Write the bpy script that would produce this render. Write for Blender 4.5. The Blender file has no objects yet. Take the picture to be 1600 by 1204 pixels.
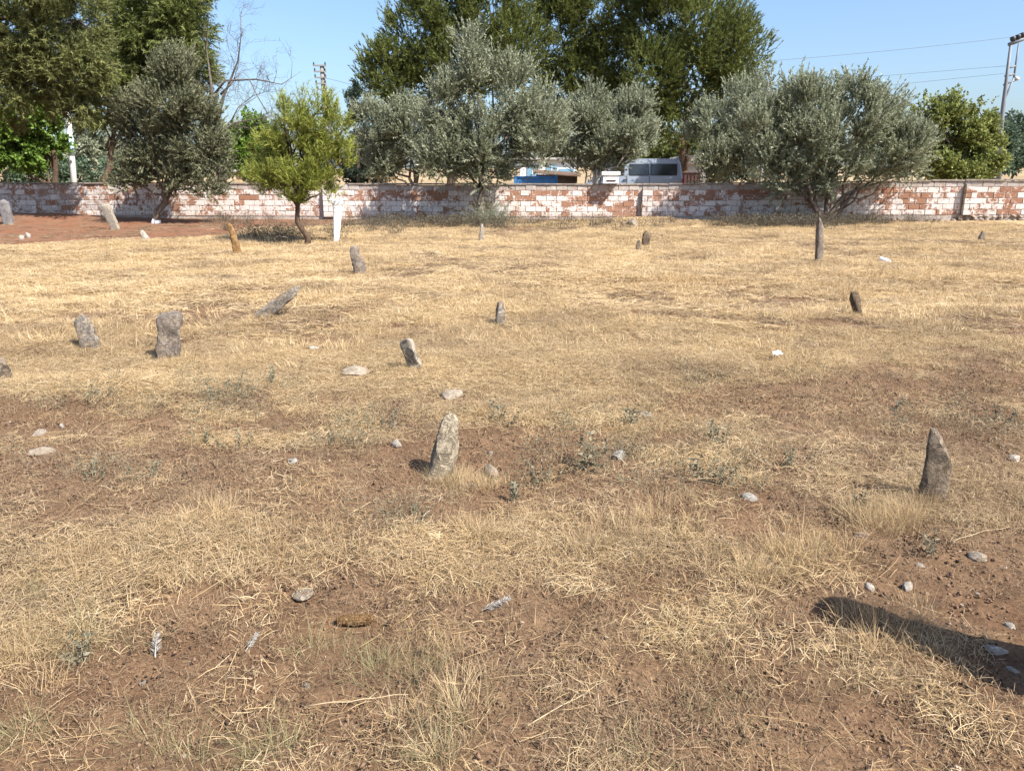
import bpy, bmesh, math, random
import numpy as np
from mathutils import Vector, Matrix, Euler

random.seed(7)
RNG = np.random.default_rng(11)
S = bpy.context.scene
C = S.collection
R = math.radians

# ------------------------------------------------------------------ camera
F, HZ, EYE = 1220.0, 276.0, 1.58
PITCH = math.atan((602 - HZ) / F)
cam_d = bpy.data.cameras.new('camera')
cam = bpy.data.objects.new('camera', cam_d)
C.objects.link(cam)
cam.location = (0, 0, EYE)
cam.rotation_euler = (math.pi / 2 - PITCH, 0, 0)
cam_d.sensor_width = 36
cam_d.lens = 36 * F / 1600
cam_d.clip_start = 0.05
cam_d.clip_end = 8000
S.camera = cam

# ------------------------------------------------------------------ sky + sun
SUN_EL, SUN_AZ = R(48), R(-49)     # light travels towards (-x, +y); sun is right and behind the camera
sun_dir = Vector((math.cos(SUN_EL) * 0.755, -math.cos(SUN_EL) * 0.656, math.sin(SUN_EL))).normalized()
W = bpy.data.worlds.new('World')
S.world = W
W.use_nodes = True
nt = W.node_tree
nt.nodes.clear()
sky = nt.nodes.new('ShaderNodeTexSky')
sky.sky_type = 'NISHITA'
sky.sun_disc = False
sky.sun_elevation = SUN_EL
sky.sun_rotation = math.atan2(sun_dir.x, sun_dir.y)
sky.altitude = 100
sky.air_density = 1.0
sky.dust_density = 2.2
sky.ozone_density = 5.0
bg = nt.nodes.new('ShaderNodeBackground')
bg.inputs['Strength'].default_value = 0.108
ow = nt.nodes.new('ShaderNodeOutputWorld')
nt.links.new(sky.outputs[0], bg.inputs[0])
nt.links.new(bg.outputs[0], ow.inputs[0])
sl = bpy.data.lights.new('sun', 'SUN')
sl.energy = 5.0
sl.angle = R(0.53)
sl.color = (1.0, 0.95, 0.875)
so = bpy.data.objects.new('sun', sl)
C.objects.link(so)
so.location = (20, -20, 30)
so.rotation_euler = sun_dir.to_track_quat('Z', 'Y').to_euler()
S.view_settings.view_transform = 'Standard'
S.view_settings.look = 'None'
S.view_settings.gamma = 1
S.view_settings.exposure = 1.08
S.view_settings.use_curve_mapping = False
S.cycles.max_bounces = 6
S.cycles.diffuse_bounces = 3
S.cycles.transparent_max_bounces = 8

# ------------------------------------------------------------------ noise
def _h(ix, iy, iz):
    n = (ix.astype(np.int64) * 374761393 + iy.astype(np.int64) * 668265263 + iz.astype(np.int64) * 1274126177) & 0xFFFFFFFF
    n = ((n ^ (n >> 13)) * 1274126177) & 0xFFFFFFFF
    n = (n ^ (n >> 16)) & 0xFFFFFF
    return n / float(0xFFFFFF)

def vnoise(x, y, z=0.0):
    x = np.asarray(x, float); y = np.asarray(y, float); z = np.asarray(z, float) + 0 * x
    ix, iy, iz = np.floor(x), np.floor(y), np.floor(z)
    fx, fy, fz = x - ix, y - iy, z - iz
    fx = fx * fx * (3 - 2 * fx); fy = fy * fy * (3 - 2 * fy); fz = fz * fz * (3 - 2 * fz)
    r = 0
    for a in (0, 1):
        for b in (0, 1):
            for c in (0, 1):
                w = (fx if a else 1 - fx) * (fy if b else 1 - fy) * (fz if c else 1 - fz)
                r = r + w * _h(ix + a, iy + b, iz + c)
    return r * 2 - 1

def fbm(x, y, z=0.0, o=4):
    r, a, f = 0, 0.5, 1.0
    for k in range(o):
        r = r + a * vnoise(np.asarray(x) * f + 13.7 * k, np.asarray(y) * f - 7.1 * k, np.asarray(z) * f + 3.3 * k)
        a *= 0.5; f *= 2.03
    return r

def sstep(a, b, x):
    t = np.clip((np.asarray(x, float) - a) / (b - a), 0, 1)
    return t * t * (3 - 2 * t)

# ------------------------------------------------------------------ measuring: photograph pixel -> point in the place
_fw = np.array([0, math.cos(PITCH), -math.sin(PITCH)])
_up = np.array([0, math.sin(PITCH), math.cos(PITCH)])
def _ray(px, py):
    return _fw * F + np.array([1.0, 0, 0]) * (px - 800) + _up * (602 - py)
def P(px, py, Y):
    d = _ray(px, py); t = Y / d[1]
    return Vector((d[0] * t, Y, EYE + d[2] * t))

MOUNDS = []   # (x, y, rx, ry, height)
def ground_base(x, y):
    x = np.asarray(x, float); y = np.asarray(y, float)
    amp = 1 - 0.6 * sstep(26, 30, y)
    z = amp * (0.055 * vnoise(x / 3.1, y / 2.7) + 0.028 * vnoise(x / 1.1 + 5, y / 0.95) + 0.012 * vnoise(x / 0.42, y / 0.4 + 9))
    far = np.clip(y - 42, 0, 260)
    z = z + 0.0185 * far * sstep(42, 70, y) + sstep(60, 400, y) * 2.0 * fbm(x / 120, y / 120)
    z = z + 0.16 * sstep(14, 25, x) * sstep(20, 28, y)
    for (mx, my, rx, ry, h) in MOUNDS:
        z = z + h * np.exp(-(((x - mx) / rx) ** 2 + ((y - my) / ry) ** 2))
    return z
MOUNDS += [(-18.0, 29.6, 3.0, 1.6, 0.30), (-2.6, 5.6, 1.6, 0.55, 0.10), (-5.0, 5.3, 1.2, 0.6, 0.07), (2.6, 6.3, 2.2, 0.7, 0.06),
           (0.5, 4.9, 1.2, 0.5, 0.05), (-1.5, 3.1, 1.0, 0.4, 0.04), (5.0, 29.0, 1.8, 1.2, 0.18), (0.3, 28.6, 2.0, 1.0, 0.10),
           (6.5, 9.0, 1.4, 0.6, 0.08), (-4.5, 11.0, 1.8, 0.8, 0.08), (1.8, 12.0, 2.0, 0.9, 0.08)]
def gz(x, y):
    return float(ground_base(np.array([x]), np.array([y]))[0])
def G(px, py):
    """where the sight line of a photograph pixel meets the ground"""
    d = _ray(px, py)
    ys = 1.2 * 1.012 ** np.arange(310)
    p = d[None] * (ys / d[1])[:, None]
    hit = EYE + p[:, 2] < ground_base(p[:, 0], p[:, 1])
    k = int(np.argmax(hit)) if hit.any() else len(ys) - 1
    for it in range(2):
        yy = np.linspace(ys[max(k - 1, 0)], ys[k], 24)
        p = d[None] * (yy / d[1])[:, None]
        hit = EYE + p[:, 2] < ground_base(p[:, 0], p[:, 1])
        k = int(np.argmax(hit)) if hit.any() else len(yy) - 1
        ys = yy
    p = p[k]
    return Vector((p[0], p[1], gz(p[0], p[1])))

# ------------------------------------------------------------------ where straw grows / bare earth lies (world ellipses)
BARE = []; LUSH = []
def _ell(lst, px, py, rx, ry, a):
    c = G(px, py); lst.append((c.x, c.y, rx, ry, a))
for a in [(250, 735, 1.6, 0.45, .9), (520, 740, 1.0, 0.4, .9), (800, 720, 0.9, 0.55, .8), (960, 770, 0.7, 0.35, .7), (300, 640, 1.1, .4, .28),
          (130, 640, 1.0, .45, .25), (1300, 640, 1.4, .5, .5), (1520, 600, 1.3, .4, .5), (1480, 690, 1.0, .5, .4), (1290, 810, .35, .22, .9), (1540, 900, .40, .25, .9),
          (1150, 790, .5, .2, .7), (300, 1120, .50, .22, .9), (560, 1010, .45, .18, .85), (500, 1120, .35, .25, .8), (90, 1160, .35, .2, .8), (800, 960, .3, .12, .5),
          (1000, 1100, .3, .15, .5), (880, 1030, .35, .12, .6), (1150, 1090, .2, .1, .5), (1100, 640, 1.0, .4, .3), (60, 760, .7, .25, .7), (500, 620, 1.6, .4, .1), (1080, 900, .5, .15, .55),
          (700, 470, 3, .8, .35), (1400, 510, 2.0, .6, .35), (200, 465, 2.2, .5, .3)]:
    _ell(BARE, *a)
for a in [(150, 880, .9, .3, .6), (350, 850, .6, .25, .5), (850, 640, 1.0, .3, .5), (620, 850, .5, .2, .3), (1200, 1000, .5, .25, .5), (1350, 1050, .4, .2, .5), (1000, 880, .6, .2, .3), (60, 960, .3, .2, .5), (950, 570, 2.4, .6, .5),
          (330, 570, 1.5, .5, .35), (350, 690, 1.0, .14, .5), (150, 600, 1.4, .4, .3), (560, 650, 1.0, .3, .25), (800, 600, 2.0, .4, .35), (1200, 590, 1.6, .3, .3), (1390, 800, .2, .14, .8), (740, 880, .4, .2, .3)]:
    _ell(LUSH, *a)
def straw_map(x, y):
    x = np.asarray(x, float); y = np.asarray(y, float)
    base = 0.45 + 0.34 * sstep(4.6, 6.8, y)
    n = 0.55 * fbm(x / 0.9, y / 0.7, 1.5, 4) + 0.35 * vnoise(x / 2.6 + 3, y / 2.1, 4.0)
    v = base + n * (1.15 - 0.1 * sstep(6, 9, y)) + .62 * sstep(6, 9, y) * fbm(x / 1.7, y / 1.3, 21, 4) + (.95 - .45 * sstep(6, 10, y)) * fbm(x / .26, y / .22, 31, 3)
    for (cx, cy, rx, ry, a) in BARE:
        v = v - .95 * a * np.exp(-(((x - cx) / rx) ** 2 + ((y - cy) / ry) ** 2))
    for (cx, cy, rx, ry, a) in LUSH:
        v = v + a * np.exp(-(((x - cx) / rx) ** 2 + ((y - cy) / ry) ** 2))
    v = v * (1 - 0.9 * red_map(x, y))
    v = v - 0.35 * sstep(24.5, 28, y + 1.2 * vnoise(x / 2, y / 2)) * (1 - sstep(9, 14, x))
    return np.clip(v, 0, 1)
def red_map(x, y):
    x = np.asarray(x, float); y = np.asarray(y, float)
    e = x + 1.4 * vnoise(x / 1.7, y / 1.7, 7) 
    edge = 17.2 + 1.0 * vnoise(x / 2.3, y / 3, 2) + 0.35 * np.clip(x + 14, -4, 10)
    r = sstep(-4.2, -8.6, e) * sstep(edge, edge + 2.4, y) * (1 - sstep(32.5, 36, y))
    return np.clip(r, 0, 1)

# ------------------------------------------------------------------ materials
def new_mat(name):
    m = bpy.data.materials.new(name); m.use_nodes = True
    n = m.node_tree.nodes; n.clear()
    out = n.new('ShaderNodeOutputMaterial')
    return m, m.node_tree, out
class NT:
    def __init__(s, tree): s.t = tree
    def n(s, typ, **kw):
        nd = s.t.nodes.new(typ)
        for k, v in kw.items(): setattr(nd, k, v)
        return nd
    def l(s, a, b): s.t.links.new(a, b)
    def val(s, sock, v):
        if hasattr(v, 'is_linked') or hasattr(v, 'links'): s.l(v, sock)
        else: sock.default_value = v
    def math(s, op, a, b=0.0, c=None, clamp=False):
        m = s.n('ShaderNodeMath', operation=op, use_clamp=clamp)
        s.val(m.inputs[0], a); s.val(m.inputs[1], b)
        if c is not None: s.val(m.inputs[2], c)
        return m.outputs[0]
    def mix(s, f, a, b, blend='MIX'):
        m = s.n('ShaderNodeMix', data_type='RGBA', blend_type=blend)
        s.val(m.inputs[0], f)
        for i, v in ((6, a), (7, b)):
            if isinstance(v, (tuple, list)): m.inputs[i].default_value = (*v[:3], 1)
            else: s.l(v, m.inputs[i])
        return m.outputs[2]
    def noise(s, vec, scale, detail=4, rough=0.6, dist=0.0):
        m = s.n('ShaderNodeTexNoise'); s.l(vec, m.inputs['Vector'])
        m.inputs['Scale'].default_value = scale; m.inputs['Detail'].default_value = detail
        m.inputs['Roughness'].default_value = rough; m.inputs['Distortion'].default_value = dist
        return m.outputs[0]
    def ramp(s, f, stops):
        m = s.n('ShaderNodeValToRGB'); s.l(f, m.inputs[0])
        e = m.color_ramp.elements
        while len(e) < len(stops): e.new(0.5)
        for k, (p, c) in enumerate(stops):
            e[k].position = p; e[k].color = (*c, 1) if isinstance(c, (tuple, list)) else (c, c, c, 1)
        return m.outputs[0]
    def rng(s, f, a, b, c=0.0, d=1.0):
        m = s.n('ShaderNodeMapRange'); s.l(f, m.inputs[0])
        for k, v in zip((1, 2, 3, 4), (a, b, c, d)): m.inputs[k].default_value = v
        return m.outputs[0]
    def pos(s): return s.n('ShaderNodeNewGeometry').outputs['Position']
    def obj(s): return s.n('ShaderNodeTexCoord').outputs['Object']
    def rnd(s): return s.n('ShaderNodeObjectInfo').outputs['Random']
    def attr(s, name, typ='GEOMETRY'):
        a = s.n('ShaderNodeAttribute', attribute_type=typ, attribute_name=name); return a.outputs['Fac']
    def bump(s, h, st=0.4, dist=0.02):
        b = s.n('ShaderNodeBump'); b.inputs['Strength'].default_value = st; b.inputs['Distance'].default_value = dist
        s.l(h, b.inputs['Height']); return b.outputs[0]
    def bsdf(s, col, rough=0.85, normal=None, metal=0.0, spec=0.3):
        b = s.n('ShaderNodeBsdfPrincipled')
        if isinstance(col, (tuple, list)): b.inputs['Base Color'].default_value = (*col[:3], 1)
        else: s.l(col, b.inputs['Base Color'])
        s.val(b.inputs['Roughness'], rough)
        b.inputs['Metallic'].default_value = metal
        b.inputs['Specular IOR Level'].default_value = spec
        if normal is not None: s.l(normal, b.inputs['Normal'])
        return b.outputs[0]

def simple_mat(name, col, rough=0.7, var=0.25, scale=6.0, metal=0.0, bump=0.15, spec=0.3, dirt=None, dirt_amt=0.4):
    m, t, out = new_mat(name); k = NT(t)
    v = k.obj()
    a = k.noise(v, scale, 6, 0.65)
    c = k.mix(k.rng(a, .3, .7), tuple(x * (1 - var) for x in col), tuple(min(1, x * (1 + var)) for x in col))
    if dirt:
        d = k.noise(v, scale * 0.4, 7, 0.7, 0.4)
        c = k.mix(k.math('MULTIPLY', k.rng(d, .45, .65), dirt_amt), c, dirt)
    b = k.bsdf(c, rough, k.bump(k.noise(v, scale * 5, 5, .7), bump, 0.01) if bump else None, metal, spec)
    k.l(b, out.inputs[0]); return m

def stone_mat(name, a, b, lichen=None, lich=0.4, scale=7.0, streak=1.0, veins=.6, bd=.014):
    m, t, out = new_mat(name); k = NT(t)
    oi = k.n('ShaderNodeObjectInfo')
    vm = k.n('ShaderNodeVectorMath', operation='ADD')
    k.l(k.obj(), vm.inputs[0])
    sc = k.n('ShaderNodeVectorMath', operation='SCALE'); k.l(oi.outputs['Location'], sc.inputs[0]); sc.inputs['Scale'].default_value = 3.7
    k.l(sc.outputs[0], vm.inputs[1])
    v = vm.outputs[0]
    mp = k.n('ShaderNodeMapping'); k.l(v, mp.inputs[0]); mp.inputs['Scale'].default_value = (1, 1, streak)
    n1 = k.noise(mp.outputs[0], scale, 8, .72, .5)
    n2 = k.noise(v, scale * 6, 6, .7)
    c = k.mix(k.rng(n1, .3, .7), a, b)
    c = k.mix(k.math('MULTIPLY', k.rng(n2, .40, .7), .55), c, tuple(x * .35 for x in a))
    c = k.mix(k.math('MULTIPLY', k.rng(k.noise(v, scale * 2.2, 5, .6), .55, .72), .5), c, tuple(min(.8, x * 1.55) for x in b))
    vein = k.math('ABSOLUTE', k.math('SUBTRACT', k.noise(mp.outputs[0], scale * 1.5, 6, .7, .9), .5))
    c = k.mix(k.math('MULTIPLY', k.rng(vein, .022, .0), veins), c, tuple(x * .22 for x in a))
    if lichen:
        n3 = k.noise(v, scale * 1.6, 7, .75, .8)
        c = k.mix(k.math('MULTIPLY', k.rng(n3, .50, .62), lich), c, lichen)
    h = k.math('ADD', k.math('ADD', k.math('MULTIPLY', n1, .8), k.math('MULTIPLY', n2, .6)), k.rng(vein, .0, .05, 0, .35))
    k.l(k.bsdf(c, .95, k.bump(h, 1.0, bd), 0, .12), out.inputs[0]); return m

def leaf_mat(name, dark, light, tr=0.3, trcol=None, rough=.55, spec=.3):
    m, t, out = new_mat(name); k = NT(t)
    c = k.mix(k.attr('tint'), dark, light)
    b = k.bsdf(c, rough, None, 0, spec)
    tl = k.n('ShaderNodeBsdfTranslucent')
    if trcol: tl.inputs[0].default_value = (*trcol, 1)
    else: k.l(c, tl.inputs[0])
    mx = k.n('ShaderNodeMixShader'); mx.inputs[0].default_value = tr
    k.l(b, mx.inputs[1]); k.l(tl.outputs[0], mx.inputs[2]); k.l(mx.outputs[0], out.inputs[0])
    return m

def straw_mat(name, stops, tr=.25):
    m, t, out = new_mat(name); k = NT(t)
    f = k.math('ADD', k.math('MULTIPLY', k.attr('tint'), .62), k.math('MULTIPLY', k.rnd(), .38))
    c = k.ramp(f, stops)
    mp = k.n('ShaderNodeMapping'); k.l(k.pos(), mp.inputs[0]); mp.inputs['Scale'].default_value = (.7, 1.0, 1)
    c = k.mix(k.math('MULTIPLY', k.rng(k.noise(mp.outputs[0], .9, 5, .65), .42, .68), .55), c, (.205, .145, .098))
    b = k.bsdf(c, .75, None, 0, .2)
    tl = k.n('ShaderNodeBsdfTranslucent'); k.l(c, tl.inputs[0])
    mx = k.n('ShaderNodeMixShader'); mx.inputs[0].default_value = tr
    k.l(b, mx.inputs[1]); k.l(tl.outputs[0], mx.inputs[2]); k.l(mx.outputs[0], out.inputs[0])
    return m

M = {}
M['straw'] = straw_mat('straw', [(0, (.16, .098, .05)), (.35, (.385, .265, .13)), (.7, (.565, .435, .255)), (1, (.72, .60, .405))], .18)
M['straw_far'] = straw_mat('straw_far', [(0, (.27, .18, .09)), (.35, (.50, .355, .18)), (.7, (.63, .49, .30)), (1, (.72, .585, .39))], .2)
M['straw_grey'] = straw_mat('straw_grey', [(0, (.07, .045, .032)), (.4, (.19, .128, .075)), (.75, (.33, .235, .14)), (1, (.50, .40, .27))], .1)
M['green_blade'] = straw_mat('green_blade', [(0, (.14, .15, .06)), (.5, (.27, .27, .13)), (1, (.47, .42, .22))])
M['weed_leaf'] = leaf_mat('weed_leaf', (.105, .095, .06), (.25, .225, .15), .2)
M['dead_weed'] = leaf_mat('dead_weed', (.045, .036, .025), (.13, .108, .07), .12)  # brown dead weeds, colour lowered further to stand for tree shade
M['olive_leaf'] = leaf_mat('olive_leaf', (.145, .158, .085), (.43, .455, .32), .32, rough=.5, spec=.35)
M['olive_dull'] = leaf_mat('olive_dull', (.08, .088, .045), (.255, .26, .155), .22, rough=.55)
M['pine_needle'] = leaf_mat('pine_needle', (.055, .075, .02), (.215, .24, .062), .25)
M['conifer_needle'] = leaf_mat('conifer_needle', (.075, .088, .03), (.23, .24, .08), .25)
M['young_needle'] = leaf_mat('young_needle', (.13, .148, .03), (.37, .40, .085), .3)
M['green_leaf'] = leaf_mat('green_leaf', (.045, .09, .014), (.20, .31, .05), .35)
M['walnut_leaf'] = leaf_mat('walnut_leaf', (.11, .135, .035), (.31, .335, .10), .35)
M['cypress_leaf'] = leaf_mat('cypress_leaf', (.02, .035, .022), (.06, .085, .055), .15)
M['hazed_leaf'] = leaf_mat('hazed_leaf', (.055, .09, .055), (.14, .19, .12), .2)  # distant leaves, bluish haze put into their colour
M['bark'] = stone_mat('bark', (.11, .085, .065), (.22, .175, .135), None, 0, 9, .25)
M['pine_bark'] = stone_mat('pine_bark', (.075, .05, .035), (.17, .115, .08), None, 0, 9, .3)
M['grey_twig'] = stone_mat('grey_twig', (.12, .10, .085), (.24, .21, .18), None, 0, 9, .3)
M['lime_bark'] = stone_mat('lime_bark', (.42, .39, .34), (.66, .63, .57), (.2, .16, .12), .4, 5, .5)

def ground_mat():
    m, t, out = new_mat('dry_earth'); k = NT(t)
    p = k.pos()
    st, rd = k.attr('straw'), k.attr('red')
    big = k.noise(p, .7, 6, .65)
    mid = k.noise(p, 5.5, 8, .7)
    fine = k.noise(p, 60, 6, .75)
    soil = k.mix(k.rng(mid, .33, .68), (.095, .051, .028), (.225, .134, .073))
    soil = k.mix(k.rng(big, .35, .65), soil, k.mix(.5, soil, (.24, .165, .10)))
    redc = k.mix(k.rng(mid, .3, .7), (.18, .080, .043), (.275, .130, .074))
    redc = k.mix(k.math('MULTIPLY', k.rng(big, .40, .6), .6), redc, (.235, .15, .095))
    redc = k.mix(k.math('MULTIPLY', k.rng(k.noise(p, 2.2, 6, .7), .50, .64), .65), redc, (.115, .062, .038))
    soil = k.mix(rd, soil, redc)
    # fibres of trodden straw lying on the earth
    def fib(rot, seed):
        mp = k.n('ShaderNodeMapping'); k.l(p, mp.inputs[0])
        mp.inputs['Rotation'].default_value = (0, 0, rot); mp.inputs['Scale'].default_value = (9, 120, 9); mp.inputs['Location'].default_value = (seed, seed, 0)
        return k.noise(mp.outputs[0], 1.0, 3, .6, .6)
    fb = k.math('MAXIMUM', k.math('MAXIMUM', fib(.3, 1), fib(1.5, 5)), fib(2.4, 9))
    strawc = k.ramp(fb, [(.50, (.125, .08, .047)), (.60, (.30, .21, .115)), (.74, (.48, .36, .21))])
    fm = k.rng(k.noise(p, 16, 5, .7), .3, .7)
    farstraw = k.mix(fm, (.38, .265, .14), (.56, .41, .22))
    sep = k.n('ShaderNodeSeparateXYZ'); k.l(p, sep.inputs[0])
    dist = k.rng(sep.outputs[1], 7, 14)
    strawc = k.mix(dist, strawc, farstraw)
    pk = k.math('ADD', k.math('MULTIPLY', mid, .5), k.math('MULTIPLY', fine, .35))
    mask = k.rng(k.math('ADD', st, k.math('SUBTRACT', pk, .42)), .42, .78)
    c = k.mix(mask, soil, strawc)
    c = k.mix(k.math('MULTIPLY', k.rng(k.noise(p, 140, 3, .6), .62, .75), .5), c, (.42, .33, .25))
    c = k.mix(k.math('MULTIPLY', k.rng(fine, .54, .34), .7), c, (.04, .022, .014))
    far = k.rng(sep.outputs[1], 33, 40)
    c = k.mix(far, c, k.mix(k.rng(k.noise(p, .06, 4, .6), .4, .6), (.27, .195, .11), (.36, .27, .16)))
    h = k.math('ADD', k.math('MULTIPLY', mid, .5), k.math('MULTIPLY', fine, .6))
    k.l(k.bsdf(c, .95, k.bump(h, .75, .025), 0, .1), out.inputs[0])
    return m
M['ground'] = ground_mat()

def brick_mat():
    m, t, out = new_mat('painted_block'); k = NT(t)
    p = k.pos()
    pa = k.attr('paint', 'OBJECT'); tone = k.rnd()
    n = k.noise(p, 3.2, 8, .72, .5); n2 = k.noise(p, 17, 6, .7); n3 = k.noise(p, 55, 4, .7)
    terr = k.mix(k.rng(n2, .3, .7), (.225, .112, .07), (.345, .18, .113))
    terr = k.mix(k.math('MULTIPLY', tone, .35), terr, (.33, .19, .13))
    white = k.mix(k.rng(n2, .35, .7), (.55, .505, .47), (.77, .73, .695))
    white = k.mix(k.math('MULTIPLY', tone, .25), white, (.62, .50, .44))
    white = k.mix(k.math('MULTIPLY', k.rng(n, .5, .72), .45), white, (.52, .36, .27))
    f = k.math('ADD', pa, k.math('ADD', k.math('MULTIPLY', k.math('SUBTRACT', n, .5), 2.5), k.math('MULTIPLY', k.math('SUBTRACT', n2, .5), 1.0)))
    c = k.mix(k.rng(f, .42, .60), terr, white)
    gr = k.attr('cement', 'OBJECT')
    cem = k.mix(k.rng(n2, .3, .7), (.30, .255, .225), (.47, .42, .385))
    c = k.mix(k.math('MULTIPLY', gr, k.rng(n, .33, .5)), c, cem)
    c = k.mix(k.math('MULTIPLY', k.rng(n3, .56, .72), .35), c, (.16, .10, .075))
    mp = k.n('ShaderNodeMapping'); k.l(p, mp.inputs[0]); mp.inputs['Scale'].default_value = (2.6, 2.6, .35)
    stn = k.noise(mp.outputs[0], 2.2, 6, .7, .3)
    c = k.mix(k.math('MULTIPLY', k.rng(stn, .52, .72), .42), c, (.24, .165, .125))
    sep = k.n('ShaderNodeSeparateXYZ'); k.l(p, sep.inputs[0])
    splash = k.math('MULTIPLY', k.rng(k.math('ADD', sep.outputs[2], k.math('MULTIPLY', n, .3)), .42, .22), .6)
    c = k.mix(splash, c, (.30, .19, .125))
    k.l(k.bsdf(c, .93, k.bump(k.math('ADD', n3, k.math('MULTIPLY', n2, .8)), .55, .012), 0, .12), out.inputs[0])
    return m
M['brick'] = brick_mat()
M['mortar'] = simple_mat('mortar', (.36, .31, .27), .95, .3, 9, bump=.5)
M['coping'] = simple_mat('coping', (.27, .225, .185), .95, .35, 5, bump=.5, dirt=(.10, .08, .065), dirt_amt=.6)
M['rubble'] = stone_mat('rubble', (.20, .14, .105), (.44, .37, .31), None, 0, 1.2, 1, .0, .004)
M['s_grey'] = stone_mat('s_grey', (.18, .155, .13), (.34, .30, .255), (.42, .30, .16), .4, 8)
M['s_tan'] = stone_mat('s_tan', (.27, .22, .15), (.46, .39, .29), (.17, .14, .10), .5, 9)
M['s_mauve'] = stone_mat('s_mauve', (.15, .12, .10), (.31, .265, .22), (.30, .20, .11), .35, 8)
M['s_dark'] = stone_mat('s_dark', (.145, .112, .082), (.28, .225, .17), (.30, .22, .13), .35, 8)
M['s_white'] = stone_mat('s_white', (.36, .32, .27), (.56, .51, .45), (.36, .28, .21), .35, 8)
M['s_pale'] = stone_mat('s_pale', (.27, .23, .18), (.42, .37, .30), (.24, .19, .13), .35, 8)
M['s_bluegrey'] = stone_mat('s_bluegrey', (.19, .175, .15), (.33, .31, .27), (.20, .165, .125), .5, 8)
M['s_orange'] = stone_mat('s_orange', (.24, .135, .055), (.38, .225, .095), (.30, .24, .17), .45, 6)
M['s_rust'] = stone_mat('s_rust', (.09, .065, .045), (.19, .14, .10), (.28, .21, .13), .3, 8)
M['s_coolgrey'] = stone_mat('s_coolgrey', (.17, .16, .16), (.29, .275, .27), (.12, .10, .09), .3, 6)  # neutral grey stone, less warm than the other greys
for nm_, a_, b_, l_ in (('s_white', (.33, .29, .24), (.52, .47, .41), (.28, .21, .145)), ('s_pale', (.25, .20, .15), (.38, .33, .265), (.21, .15, .10)), ('s_bluegrey', (.25, .235, .205), (.40, .38, .335), (.24, .19, .14)),
                        ('s_grey', (.20, .175, .15), (.36, .32, .275), (.25, .18, .12)), ('s_mauve', (.20, .15, .12), (.34, .27, .22), (.28, .19, .12)), ('s_rust', (.11, .06, .04), (.22, .13, .085), (.24, .17, .11)), ('s_dark', (.115, .088, .065), (.22, .175, .135), (.24, .17, .11))):
    M['rock_' + nm_] = stone_mat('rock_' + nm_, a_, b_, l_, .75, 1.1, 1, .0, .004)
M['lime'] = simple_mat('lime', (.60, .605, .61), .9, .07, 7, bump=.3, dirt=(.5, .42, .34), dirt_amt=.25)

# ------------------------------------------------------------------ object helpers
def tag(o, label=None, cat=None, group=None, kind=None):
    if label: o['label'] = label
    if cat: o['category'] = cat
    if group: o['group'] = group
    if kind: o['kind'] = kind
    return o
def empty(name, loc=(0, 0, 0), rz=0.0):
    o = bpy.data.objects.new(name, None); C.objects.link(o)
    o.location = loc; o.rotation_euler = (0, 0, rz); o.empty_display_size = .2
    return o
def link(name, me, parent=None, mat=None):
    o = bpy.data.objects.new(name, me); C.objects.link(o)
    if mat is not None and not me.materials: me.materials.append(mat)
    if parent: o.parent = parent
    return o
def np_mesh(name, verts, quads, mat, tint=None, smooth=False, attrs=None):
    verts = np.ascontiguousarray(verts, np.float32); quads = np.ascontiguousarray(quads, np.int32)
    k = quads.shape[1]
    me = bpy.data.meshes.new(name)
    me.vertices.add(len(verts)); me.vertices.foreach_set('co', verts.ravel())
    me.loops.add(quads.size); me.loops.foreach_set('vertex_index', quads.ravel())
    me.polygons.add(len(quads)); me.polygons.foreach_set('loop_start', np.arange(0, quads.size, k, dtype=np.int32))
    if smooth: me.polygons.foreach_set('use_smooth', np.ones(len(quads), bool))
    if tint is not None:
        a = me.attributes.new('tint', 'FLOAT', 'POINT'); a.data.foreach_set('value', np.ascontiguousarray(tint, np.float32))
    for nm, v in (attrs or {}).items():
        a = me.attributes.new(nm, 'FLOAT', 'POINT'); a.data.foreach_set('value', np.ascontiguousarray(v, np.float32))
    me.update(calc_edges=True); me.validate()
    if mat: me.materials.append(mat)
    return me

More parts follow.
